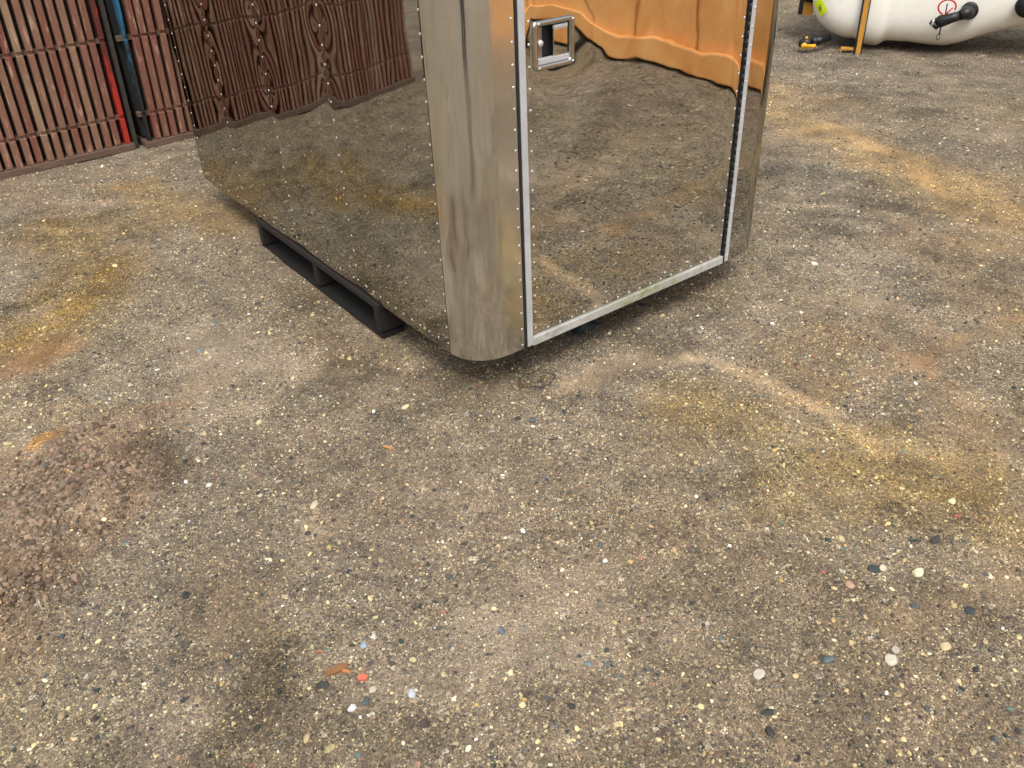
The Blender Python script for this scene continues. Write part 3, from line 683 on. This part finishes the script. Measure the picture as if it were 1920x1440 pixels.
# support block and rag under the door side
box_obj('timber_block', (2.02, 2.16, 1.96, 2.07, 0, .134), M['palx'], bevel=.003, label='dark timber block under the door side of the cabinet near its right corner', cat='block')
box_obj('timber_block', (1.50, 1.64, 2.14, 2.25, 0, .134), M['palx'], bevel=.003, label='dark timber block under the cabinet behind the blue grey rag', cat='block')
def rag(px, py, w_, d_, h_, label):
    p = at(px, py); bm = bmesh.new(); n = 22; V = []
    for i in range(n):
        for j in range(n):
            a = i/(n-1)*2-1; b = j/(n-1)*2-1; q = max(0, 1-a*a)*max(0, 1-b*b)
            z = h_*q*(.55+.45*float(fbm(np.array([a]), np.array([b*1.3]), .5, 801, 3)[0])+.2*math.sin(a*9+b*4))
            V.append(bm.verts.new((p[0]+a*w_/2*(1+.15*math.sin(b*7)), p[1]+b*d_/2*(1+.15*math.sin(a*6)), max(.001, z)+.004)))
    for i in range(n-1):
        for j in range(n-1): bm.faces.new((V[i*n+j], V[(i+1)*n+j], V[(i+1)*n+j+1], V[i*n+j+1]))
    return link_mesh('rag', bm_mesh('rag', bm), simple('blue_grey_cloth', srgb(46, 54, 60), .8, 0, .35, 40), None, True, label=label, cat='rag')
rag(1092, 612, .11, .08, .035, 'crumpled dark blue grey rag on the ground under the door')
# thin black wire
wp = [(1.333, 1.80, .136), (1.331, 1.795, .09), (1.328, 1.785, .03), (1.324, 1.776, .006), (1.338, 1.768, .004)]
cxy = at(1008, 712)
for k in range(26):
    a = R(150-k*12.5); wp.append((cxy[0]+.058*math.cos(a)*(1+.1*math.sin(k)), cxy[1]+.046*math.sin(a), .005+.004*math.sin(k*.9)))
bmz = [(p[0], p[1], p[2]+(.002+float(height(np.array([p[0]]), np.array([p[1]]))[0]) if p[2] < .05 else 0)) for p in wp]
tube_obj('wire', bmz, .0012, M['rubber'], None, 6, label='thin black wire hanging from the cabinet and looped on the ground', cat='wire')

# ------------------------------------------------------------------ stacked form panels along Y = 5.12
def mat_slat(name, ramp_):
    s = NT(name); oi = s.n('ShaderNodeObjectInfo'); v = s.coord()
    vv = s.n('ShaderNodeVectorMath', operation='ADD'); s.l(v, vv.inputs[0]); cmb = s.n('ShaderNodeCombineXYZ')
    s.l(s.math('MULTIPLY', oi.outputs['Random'], 37.0), cmb.inputs[0]); s.l(s.math('MULTIPLY', oi.outputs['Random'], 11.0), cmb.inputs[2]); s.l(cmb.outputs[0], vv.inputs[1])
    base = s.ramp(oi.outputs['Random'], ramp_)
    n = s.noise(s.mapping(vv.outputs[0], (1, 1, .16)), 45, 5, .7, .3); n2 = s.noise(s.mapping(vv.outputs[0], (1, 1, .3)), 13, 3, .6)
    rust = s.mix(n, srgb(82, 50, 38), srgb(142, 102, 80))
    a = s.mix(s.ramp(n2, [(.40, 0.0), (.62, .8)]), base, rust)
    a = s.mix(s.ramp(n, [(.55, 0.0), (.66, .8)]), a, srgb(172, 142, 120))
    a = s.mix(s.ramp(n, [(.24, .8), (.36, 0.0)]), a, srgb(60, 42, 36))
    s.set(base=a, rough=.7, normal=s.bump(n, .3, .001)); return s.m
RAMP = [(0, srgb(124, 86, 68)), (.18, srgb(108, 56, 44)), (.35, srgb(134, 96, 78)), (.5, srgb(98, 40, 34)), (.62, srgb(120, 80, 62)), (.92, srgb(138, 114, 90)), (1, srgb(106, 64, 50))]
M['slat'] = mat_slat('worn_brown_red_paint', RAMP)
def mat_chipped(name, col, under, lo, hi, thr, inv=False):
    s = NT(name); v = s.coord(); sp = s.n('ShaderNodeSeparateXYZ'); s.l(v, sp.inputs[0])
    n = s.noise(s.mapping(v, (1, 1, .35)), 34, 5, .7); keep = s.ramp(s.math('ADD', n, s.ramp(sp.outputs[2], [(lo, thr if inv else 0.0), (hi, 0.0 if inv else thr)])), [(.58, 0.0), (.66, 1.0)])
    a = s.mix(keep, under, s.mix(n, tuple(c*.7 for c in col[:3])+(1,), tuple(min(1, c*1.25) for c in col[:3])+(1,)))
    s.set(base=a, rough=.6, normal=s.bump(n, .3, .001)); return s.m
M['redslat'] = mat_chipped('chipped_red_paint', srgb(160, 42, 28), srgb(84, 40, 32), .22, .62, .24, True)
M['redslat'].node_tree.nodes['Principled BSDF'].inputs['Roughness'].default_value = .5
M['blueslat'] = mat_chipped('worn_blue_paint', srgb(36, 92, 122), srgb(30, 28, 27), .34, .80, .24)
M['brownrail'] = mat_plank('rusty_base_rail', srgb(70, 52, 42), srgb(112, 90, 74), 'X')
YF = 5.115; SH = 1.34
def slat_mesh(name, wd):
    """front rail of a form panel: face with pressed slots at regular heights, deep flange behind"""
    bands = [.18, .58, .98]; zz = [0.036]
    for b in bands: zz += [b-.011, b-.007, b+.007, b+.011]
    zz += [SH]; dp = [0]; 
    for _ in bands: dp += [0, .010, .010, 0]
    dp += [0]; V = []; F = []
    for z, d in zip(zz, dp):
        for (x_, y_) in ((-wd/2, .34), (-wd/2, .003+d), (-wd/2+.003, d), (wd/2-.003, d), (wd/2, .003+d), (wd/2, .34)): V.append((x_, y_, z))
    for i in range(len(zz)-1):
        for k in range(5): F.append((i*6+k, i*6+k+1, (i+1)*6+k+1, (i+1)*6+k))
    F.append(tuple(range(6))[::-1]); F.append(tuple(range(6*(len(zz)-1), 6*len(zz))))
    return mesh_pydata(name, V, F)
def stack(x0, n, pitch, label, special, wd=.0325, yf=YF, lean=.0):
    root = empty('form_panel_stack', (x0+n*pitch/2, yf, 0), label=label, cat='form panels', group='stacks of steel concrete form panels')
    off = Vector((x0+n*pitch/2, yf, 0)); me = slat_mesh('form_panel', wd); me.materials.append(M['slat'])
    for k in range(n):
        m_ = me
        if k in special:
            m_ = me.copy(); m_.materials.clear(); m_.materials.append(special[k][0])
        o = bpy.data.objects.new('form_panel', m_); COL.objects.link(o); o.parent = root
        o.location = Vector((x0+(k+.5)*pitch+random.uniform(-.0025, .0025), yf+random.uniform(-.005, .005), random.uniform(-.004, .004)))-off
        o.rotation_euler = (random.uniform(-.003, .003), lean+random.uniform(-.004, .004), 0)
        if k in special: o['label'] = special[k][1]; o.scale.x = special[k][2]
    # dark plywood between the rails, set well back, and the rail they stand on
    for nm, dims, mt in (('plywood_face', (x0+.01, x0+n*pitch-.01, yf+.055, yf+.33, .05, SH-.03), M['near_black']), ('base_rail', (x0-.004, x0+n*pitch+.004, yf-.018, yf+.35, .0, .034), M['brownrail'])):
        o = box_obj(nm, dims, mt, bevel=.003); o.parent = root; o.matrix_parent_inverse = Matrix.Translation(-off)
    for zz in (.58, .98, .18):
        o = box_obj('cross_rib', (x0+.006, x0+n*pitch-.006, yf+.020, yf+.054, zz-.012, zz+.012), M['brownrail'] if zz == .18 else M['brownrail']); o.parent = root; o.matrix_parent_inverse = Matrix.Translation(-off)
    return root, off
n1 = 41; p1 = .0512; xL = 1.158-n1*p1
root, off = stack(xL, n1, p1, 'longer stack of brown red form panels ending in a bright red one', {n1-1: (M['redslat'], 'bright red form panel', .85)}, lean=.035)
for dx in (0.012,):   # blackened end face of the stack
    o = box_obj('end_sheet', (1.164, 1.184, YF+.004, YF+.34, .036, SH), simple('dark_chipped_edge', srgb(52, 46, 40), .8, 0, .7, 40, .8, .006)); o.rotation_euler = (0, .035, 0); o.parent = root; o.matrix_parent_inverse = Matrix.Translation(-off)
root2, off2 = stack(1.216, 20, .0500, 'stack of form panels behind the cabinet, beginning with a blue one', {0: (M['blueslat'], 'worn blue form panel', .55)}, yf=YF-.035, lean=.035)

# ------------------------------------------------------------------ white poly tank with yellow straps
T0 = Vector((5.80, 3.60, 0)); eu = Vector((.48, -.877, 0)).normalized(); en = Vector((eu.y, -eu.x, 0))   # en points to the photographer
def TP(u, d, z): return T0 + eu*u + en*d + Vector((0, 0, z))
tank = empty('plastic_tank', T0, label='large white plastic tank with black fittings lying on the gravel', cat='tank')
def to_tank(o): o.parent = tank; o.matrix_parent_inverse = Matrix.Translation(-T0); return o
s = NT('yellowed_white_polyethylene'); v = s.pos(); sp = s.n('ShaderNodeSeparateXYZ'); s.l(v, sp.inputs[0])
n = s.noise(v, 3.2, 4, .6, .5); n2 = s.noise(v, 24, 4, .65)
a = s.mix(s.ramp(n, [(.35, 0.0), (.7, .8)]), srgb(242, 241, 234), srgb(228, 223, 206))
a = s.mix(s.ramp(s.math('MULTIPLY_ADD', n2, .10, sp.outputs[2]), [(.06, .8), (.15, 0.0)]), a, srgb(196, 176, 126))
a = s.mix(s.ramp(n2, [(.66, 0.0), (.76, .35)]), a, srgb(150, 140, 122))
s.set(base=a, rough=.42, normal=s.bump(n2, .08, .003)); s.p.inputs['Subsurface Weight'].default_value = 0.0
M['poly'] = s.m
zb_pts = [(-.39, .42), (-.375, .30), (-.355, .225), (-.305, .150), (-.22, .088), (-.12, .052), (-.03, .047), (.02, .015), (.105, .004), (.135, .018), (.16, .045), (.32, .045), (.46, .030), (.56, .030), (.66, .060), (.80, .122), (1.0, .185), (1.2, .235), (1.5, .27), (1.75, .30), (1.86, .36), (1.90, .46)]
zt_pts = [(-.39, .62), (-.37, .80), (-.33, .88), (-.22, .97), (-.05, 1.0), (.02, 1.0), (.06, 1.015), (.12, 1.01), (.16, 1.0), (.8, 1.02), (1.5, 1.0), (1.75, .94), (1.86, .82), (1.90, .68)]
ub = np.array([p[0] for p in zb_pts]); zbv = np.array([p[1] for p in zb_pts]); ut = np.array([p[0] for p in zt_pts]); ztv = np.array([p[1] for p in zt_pts])
us = np.unique(np.concatenate([np.linspace(-.39, -.3, 14), np.linspace(-.3, 1.75, 110), np.linspace(1.75, 1.90, 14)]))
rings = []
for u in us:
    z0 = float(np.interp(u, ub, zbv)); z1 = float(np.interp(u, ut, ztv)); zc = (z0+z1)/2; hz = (z1-z0)/2
    endf = min(1, max(0, (u+.39)/.22)); endr = min(1, max(0, (1.90-u)/.25))
    hw = .40*(.42+.58*math.sqrt(max(0, 1-(1-endf)**2)))*(.5+.5*math.sqrt(max(0, 1-(1-endr)**2)))
    if -.02 < u < .15: hw += .012
    ring = []
    for k in range(56):
        a = 2*math.pi*k/56; c, s_ = math.cos(a), math.sin(a); e = 2/4.6
        ring.append(tuple(TP(u, -.36 + hw*abs(c)**e*(1 if c > 0 else -1), zc+hz*abs(s_)**e*(1 if s_ > 0 else -1))))
    rings.append(ring)
o = to_tank(link_mesh('tank_shell', rings_to_mesh('tank_shell', rings), M['poly'], None, True))
ss = o.modifiers.new('soften', 'SMOOTH'); ss.factor = .5; ss.iterations = 3
M['yellow'] = simple('chipped_yellow_paint', srgb(196, 140, 48), .55, 0, .25, 26)
M['blackp'] = simple('black_poly_fitting', srgb(22, 23, 26), .45, 0, .3, 60)
M['redp'] = simple('red_handle_plastic', srgb(200, 40, 44), .4, 0, .15, 60)
M['yelp'] = simple('yellow_handle_plastic', srgb(230, 170, 22), .4, 0, .12, 60)
def skew_strap(u0, wd, mat, name, d0=.062, thick=.012, z1=1.06):
    """flat strap wrapped over the front of the tank at u0"""
    pts = []
    for k in range(0, 15):
        t = k/14; z = -.015 + t*z1; pts.append((u0+.03*t*0, d0+.0, z))
    bm = bmesh.new(); vs = []
    for (u, d, z) in pts:
        vs.append([bm.verts.new(TP(u-wd/2, d, z)), bm.verts.new(TP(u+wd/2, d, z)), bm.verts.new(TP(u+wd/2, d+thick, z)), bm.verts.new(TP(u-wd/2, d+thick, z))])
    for a, b in zip(vs[:-1], vs[1:]):
        for k in range(4): bm.faces.new((a[k], a[(k+1) % 4], b[(k+1) % 4], b[k]))
    bm.faces.new(vs[0][::-1]); bm.faces.new(vs[-1]); return link_mesh(name, bm_mesh(name, bm), mat, None)
frame = to_tank(empty('tank_frame', (0, 0, 0)))
def to_fr(o): o.parent = frame; return o
def tbox(name, u0, u1, d0, d1, z0, z1, mat, bevel=.002):
    bm = bmesh.new(); bx(bm, u0, u1, d0, d1, z0, z1, bevel)
    for v_ in bm.verts: v_.co = TP(v_.co.x, v_.co.y, v_.co.z)
    return link_mesh(name, bm_mesh(name, bm), mat, None)
to_fr(skew_strap(.012, .030, M['yellow'], 'strap')); to_fr(skew_strap(-.0125, .010, M['blackp'], 'strap_gasket', d0=.060, thick=.020)); to_fr(skew_strap(.0335, .006, M['near_black'], 'strap_edge', d0=.060, thick=.016))
to_fr(tbox('strap_top', -.02, .036, -.80, .074, 1.046, 1.058, M['yellow']))
to_fr(tbox('foot_bracket', -.10, -.019, .02, .07, .018, .030, M['yellow'])); to_fr(tbox('foot_leg', -.108, -.100, .02, .07, -.01, .030, M['yellow']))
# end frame at the left with its rubber buffer
bm = bmesh.new(); bx(bm, -.445, -.372, -.30, -.285, .17, 1.0)
for v_ in bm.verts: v_.co = TP(v_.co.x, v_.co.y, v_.co.z)
to_fr(link_mesh('end_plate', bm_mesh('end_plate', bm), M['yellow'], None))
to_fr(tbox('end_brace', -.43, -.372, -.66, -.301, .40, .45, M['yellow']))
to_fr(tbox('rubber_buffer', -.475, -.446, -.31, -.27, .175, .90, M['blackp']))
bm = bmesh.new(); tube(bm, [TP(-.395, -.284, .335), TP(-.395, -.262, .335)], .075, 20); to_fr(link_mesh('rubber_grommet', bm_mesh('rubber_grommet', bm), M['blackp'], None, True))
# fittings
fit = to_tank(empty('drain_valve', (0, 0, 0)))
def to_fit(o, e): o.parent = e; return o
D1 = .10
to_fit(tube_obj('valve_body', [TP(.47, D1+.05, .235), TP(.50, D1+.05, .250), TP(.56, D1+.05, .272), TP(.60, D1+.05, .287)], [.032, .040, .032, .030], M['blackp'], None, 16), fit)
to_fit(tube_obj('valve_elbow', [TP(.60, D1+.05, .287), TP(.635, D1+.03, .300), TP(.655, D1-.03, .303)], [.030, .040, .046], M['blackp'], None, 18), fit)
to_fit(tube_obj('valve_flange', [TP(.655, D1-.07, .303), TP(.657, D1-.02, .303)], [.053, .053], M['blackp'], None, 22), fit)
to_fit(tube_obj('valve_outlet', [TP(.47, D1+.05, .235), TP(.455, D1+.05, .215)], [.038, .034], M['blackp'], None, 16), fit)
to_fit(tube_obj('hose_clip', [TP(.452+.0, D1+.092, .27), TP(.448, D1+.096, .245), TP(.449, D1+.096, .222)], .006, M['alu'], None, 8), fit)
ringp = [TP(.515+.052*math.cos(a), D1+.06, .338+.045*math.sin(a)) for a in np.linspace(R(-20), R(250), 22)]
to_fit(tube_obj('valve_handle', ringp, .0055, M['redp'], None, 8), fit)
to_fit(tube_obj('handle_spoke', [TP(.50, D1+.06, .275), TP(.55, D1+.06, .335)], .005, M['redp'], None, 8), fit)
to_fit(tube_obj('valve_stem', [TP(.515, D1+.06, .27), TP(.512, D1+.06, .36)], .004, M['darksteel'], None, 8), fit)
to_fit(tube_obj('pull_pin', [TP(.505, D1+.07, .215), TP(.505, D1+.07, .165)], .005, M['darksteel'], None, 8), fit)
to_fit(tube_obj('pin_ring', [TP(.502+.010*math.cos(a), D1+.07, .153+.018*math.sin(a)) for a in np.linspace(R(40), R(360), 14)], .0025, M['darksteel'], None, 6), fit)
port = to_tank(empty('side_port', (0, 0, 0)))
to_fit(tube_obj('port_flange', [TP(.985, -.02, .345), TP(.985, .085, .345)], [.072, .068], M['blackp'], None, 26), port)
to_fit(tube_obj('port_cap', [TP(.985, .0855, .345), TP(.985, .105, .345)], [.055, .050], M['blackp'], None, 26), port)
bv = to_tank(empty('ball_valve', (0, 0, 0)))
to_fit(tube_obj('ball_body', [TP(-.395, .09, .045), TP(-.37, .09, .052), TP(-.34, .09, .056), TP(-.31, .09, .060)], [.020, .036, .036, .026], M['blackp'], None, 16), bv)
to_fit(tube_obj('threaded_pipe', [TP(-.31, .09, .062), TP(-.29, .08, .068), TP(-.28, .07, .068), TP(-.27, .07, .070), TP(-.255, .05, .072), TP(-.21, -.02, .078)], [.026, .034, .026, .034, .026, .030], M['blackp'], None, 14), bv)
to_fit(tube_obj('lever_hub', [TP(-.352, .13, .043), TP(-.352, .15, .043)], [.023, .020], M['yelp'], None, 16), bv)
to_fit(tube_obj('lever', [TP(-.35, .142, .043), TP(-.30, .142, .047), TP(-.272, .142, .049)], [.014, .013, .014], M['yelp'], None, 10), bv)
to_fit(tube_obj('bleed_plug', [TP(-.345, .10, .085), TP(-.345, .112, .098)], [.012, .010], M['yellow'], None, 10), bv)
# neon lot sticker with scribbled figures
s = NT('fluorescent_sticker'); s.set(base=(.80, 1.0, .01, 1), rough=.6)
bm = bmesh.new(); c = (-.300, .272)
cor = [(-.352, .300), (-.292, .335), (-.243, .262), (-.283, .213)]
def frontd(u, z, e=.002):
    z0 = float(np.interp(u, ub, zbv)); z1 = float(np.interp(u, ut, ztv)); zc = (z0+z1)/2; hz = (z1-z0)/2
    endf = min(1, max(0, (u+.39)/.22)); hw = .40*(.42+.58*math.sqrt(max(0, 1-(1-endf)**2)))
    q = max(0.0, 1-min(1, abs((z-zc)/hz))**4.6)**(1/4.6); return -.36+hw*q+e
n = 7; V = []
for i in range(n):
    for j in range(n):
        a, b = i/(n-1), j/(n-1)
        u = (cor[0][0]*(1-a)+cor[1][0]*a)*(1-b)+(cor[3][0]*(1-a)+cor[2][0]*a)*b; z = (cor[0][1]*(1-a)+cor[1][1]*a)*(1-b)+(cor[3][1]*(1-a)+cor[2][1]*a)*b
        V.append(bm.verts.new(TP(u, frontd(u, z, .006), z)))
for i in range(n-1):
    for j in range(n-1): bm.faces.new((V[i*n+j], V[(i+1)*n+j], V[(i+1)*n+j+1], V[i*n+j+1]))
stk = to_tank(link_mesh('sticker', bm_mesh('sticker', bm), s.m, None, True))
for pts_ in ([(-.305, .290), (-.300, .272), (-.296, .280), (-.292, .262)], [(-.297, .300), (-.288, .268), (-.284, .258)], [(-.312, .276), (-.300, .262), (-.290, .246)]):
    to_tank(tube_obj('sticker_writing', [TP(u, frontd(u, z, .0075), z) for u, z in pts_], .0018, M['darksteel'], None, 5))

# ------------------------------------------------------------------ orange steel bin behind the photographer (seen mirrored in the door)
s = NT('weathered_orange_paint'); v = s.pos(); n = s.noise(s.mapping(v, (1, 1, .6)), 3.5, 5, .62, .8); n2 = s.noise(v, 26, 4, .7)
a = s.mix(s.ramp(n, [(.3, 0.0), (.72, 1.0)]), srgb(218, 146, 76), srgb(244, 186, 114)); a = s.mix(s.ramp(n2, [(.70, 0.0), (.80, .4)]), a, srgb(140, 72, 30))
s.set(base=a, rough=.5, normal=s.bump(n2, .2, .003)); M['orange'] = s.m
BX = 4.50
binr = empty('orange_bin', (BX, -1.2, 0), label='orange painted steel bin mirrored in the polished door', cat='bin')
def to_bin(o): o.parent = binr; o.matrix_parent_inverse = Matrix.Translation((-BX, 1.2, 0)); return o
to_bin(box_obj('bin_wall', (BX, BX+1.7, -3.4, .75, .10, 1.5), M['orange'], bevel=.01))
to_bin(box_obj('bin_rail', (BX-.055, BX-.001, -3.42, .77, .025, .19), M['orange'], bevel=.012))
to_bin(box_obj('bin_rim', (BX-.06, BX-.001, -3.42, .77, 1.40, 1.51), M['orange'], bevel=.012))
for k in range(6):
    y_ = -3.0+k*.66; to_bin(box_obj('bin_rib', (BX-.012, BX-.001, y_, y_+.03, .192, 1.398), M['orange'], bevel=.006))

# ------------------------------------------------------------------ the photographer, mirrored as a thin streak in the rounded corner
def skin_mesh(name, joints, bones, mat, root=0, sub=2, parent=None):
    me = bpy.data.meshes.new(name); me.from_pydata([j[0] for j in joints], bones, []); me.update()
    o = link_mesh(name, me, mat, parent)
    sk = o.modifiers.new('skin', 'SKIN'); sk.use_smooth_shade = True
    for i, j in enumerate(joints):
        r_ = j[1]; me.skin_vertices[0].data[i].radius = r_ if isinstance(r_, tuple) else (r_, r_); me.skin_vertices[0].data[i].use_root = (i == root)
    sb = o.modifiers.new('sub', 'SUBSURF'); sb.levels = sub; sb.render_levels = sub; me.materials.clear(); me.materials.append(mat); return o
M['jeans'] = simple('dark_blue_denim', srgb(44, 50, 62), .9, 0, .25, 80); M['maroon'] = simple('maroon_jacket_cloth', srgb(92, 28, 36), .85, 0, .2, 60)
M['skin'] = simple('skin', srgb(196, 150, 124), .55, 0, .06, 40); M['hair'] = simple('dark_brown_hair', srgb(40, 28, 22), .8, 0, .3, 90); M['boot'] = simple('tan_boot_leather', srgb(96, 72, 50), .7, 0, .2, 50)
ph = empty('person', (-.27, -.33, 0), label='photographer in a maroon jacket and dark jeans, mirrored in the rounded steel corner', cat='person')
ph.rotation_euler = (0, 0, -YAW)
body = skin_mesh('body', [((0, 0, .98), (.15, .11)), ((0, .01, 1.2), (.145, .10)), ((0, 0, 1.40), (.16, .10)), ((0, .01, 1.51), .055), ((0, .04, 1.60), (.075, .09)), ((0, .05, 1.70), (.072, .088)),
    ((-.19, 0, 1.42), .055), ((-.27, .10, 1.20), .042), ((-.09, .27, 1.38), .030), ((-.05, .29, 1.43), (.034, .018)),
    ((.19, 0, 1.42), .055), ((.27, .10, 1.20), .042), ((.09, .27, 1.38), .030), ((.05, .29, 1.43), (.034, .018)),
    ((-.10, 0, .90), .092), ((-.12, .03, .50), .060), ((-.13, 0, .10), .042), ((-.14, .12, .04), (.045, .03)),
    ((.10, 0, .90), .092), ((.12, .03, .50), .060), ((.13, 0, .10), .042), ((.14, .12, .04), (.045, .03))],
    [(0, 1), (1, 2), (2, 3), (3, 4), (4, 5), (2, 6), (6, 7), (7, 8), (8, 9), (2, 10), (10, 11), (11, 12), (12, 13), (0, 14), (14, 15), (15, 16), (16, 17), (0, 18), (18, 19), (19, 20), (20, 21)], M['skin'], 0, 2, ph)
for sx in (-1, 1):
    skin_mesh('trouser_leg', [((sx*.09, 0, .97), .115), ((sx*.11, .01, .80), .108), ((sx*.12, .03, .50), .080), ((sx*.13, 0, .13), .068)], [(0, 1), (1, 2), (2, 3)], M['jeans'], 0, 2, ph)
    skin_mesh('boot', [((sx*.13, -.02, .14), .062), ((sx*.132, -.01, .06), .058), ((sx*.14, .09, .045), (.052, .042)), ((sx*.143, .16, .035), (.044, .032))], [(0, 1), (1, 2), (2, 3)], M['boot'], 1, 2, ph)
    for k in range(4):      # fingers round the phone
        z_ = 1.405+k*.019; tube_obj('finger', [(sx*.055, .292, z_), (sx*.074, .305, z_+.004), (sx*.078, .318, z_+.006), (sx*.060, .3235, z_+.006)], [.0085, .008, .0075, .006], M['skin'], ph, 8)
    tube_obj('thumb', [(sx*.058, .285, 1.405), (sx*.060, .279, 1.43), (sx*.045, .2865, 1.455)], [.010, .009, .007], M['skin'], ph, 8)
skin_mesh('jacket', [((0, 0, .74), (.21, .155)), ((0, 0, .98), (.185, .14)), ((0, .01, 1.2), (.175, .13)), ((0, 0, 1.39), (.19, .125)), ((0, .005, 1.475), .075),
    ((-.20, 0, 1.42), .075), ((-.28, .10, 1.20), .060), ((-.115, .25, 1.36), .042), ((.20, 0, 1.42), .075), ((.28, .10, 1.20), .060), ((.115, .25, 1.36), .042)],
    [(0, 1), (1, 2), (2, 3), (3, 4), (3, 5), (5, 6), (6, 7), (3, 8), (8, 9), (9, 10)], M['maroon'], 1, 2, ph)
bm = bmesh.new(); bmesh.ops.create_uvsphere(bm, u_segments=20, v_segments=12, radius=1)
for v_ in list(bm.verts):
    if v_.co.z < -.35 or (v_.co.y > .55 and v_.co.z < .45): bm.verts.remove(v_)
for v_ in bm.verts: v_.co = Vector((v_.co.x*.088, v_.co.y*.104+.035, v_.co.z*.10+1.715))
link_mesh('hair', bm_mesh('hair', bm), M['hair'], ph, True)
for sx in (-1, 1):
    tube_obj('ear', [(sx*.078, .045, 1.63), (sx*.086, .04, 1.65), (sx*.080, .045, 1.675)], [.007, .012, .008], M['skin'], ph, 8)
    tube_obj('eye', [(sx*.030, .118, 1.662), (sx*.030, .131, 1.662)], [.013, .008], M['rivet'], ph, 10)
tube_obj('nose', [(0, .122, 1.665), (0, .142, 1.63), (0, .128, 1.622)], [.008, .014, .010], M['skin'], ph, 8)
tube_obj('mouth', [(-.024, .124, 1.59), (0, .131, 1.588), (.024, .124, 1.59)], [.003, .006, .003], M['maroon'], ph, 8)
t_ = empty('phone', (-.055*math.sin(YAW), -.055*math.cos(YAW), 1.44), label='dark phone held up by the photographer', cat='phone'); t_.rotation_euler = (0, 0, -YAW)
box_obj('phone_case', (-.075, .075, -.008, 0, -.036, .036), M['rubber'], t_, .004); box_obj('phone_screen', (-.071, .071, -.0092, -.0082, -.033, .033), M['darksteel'], t_)
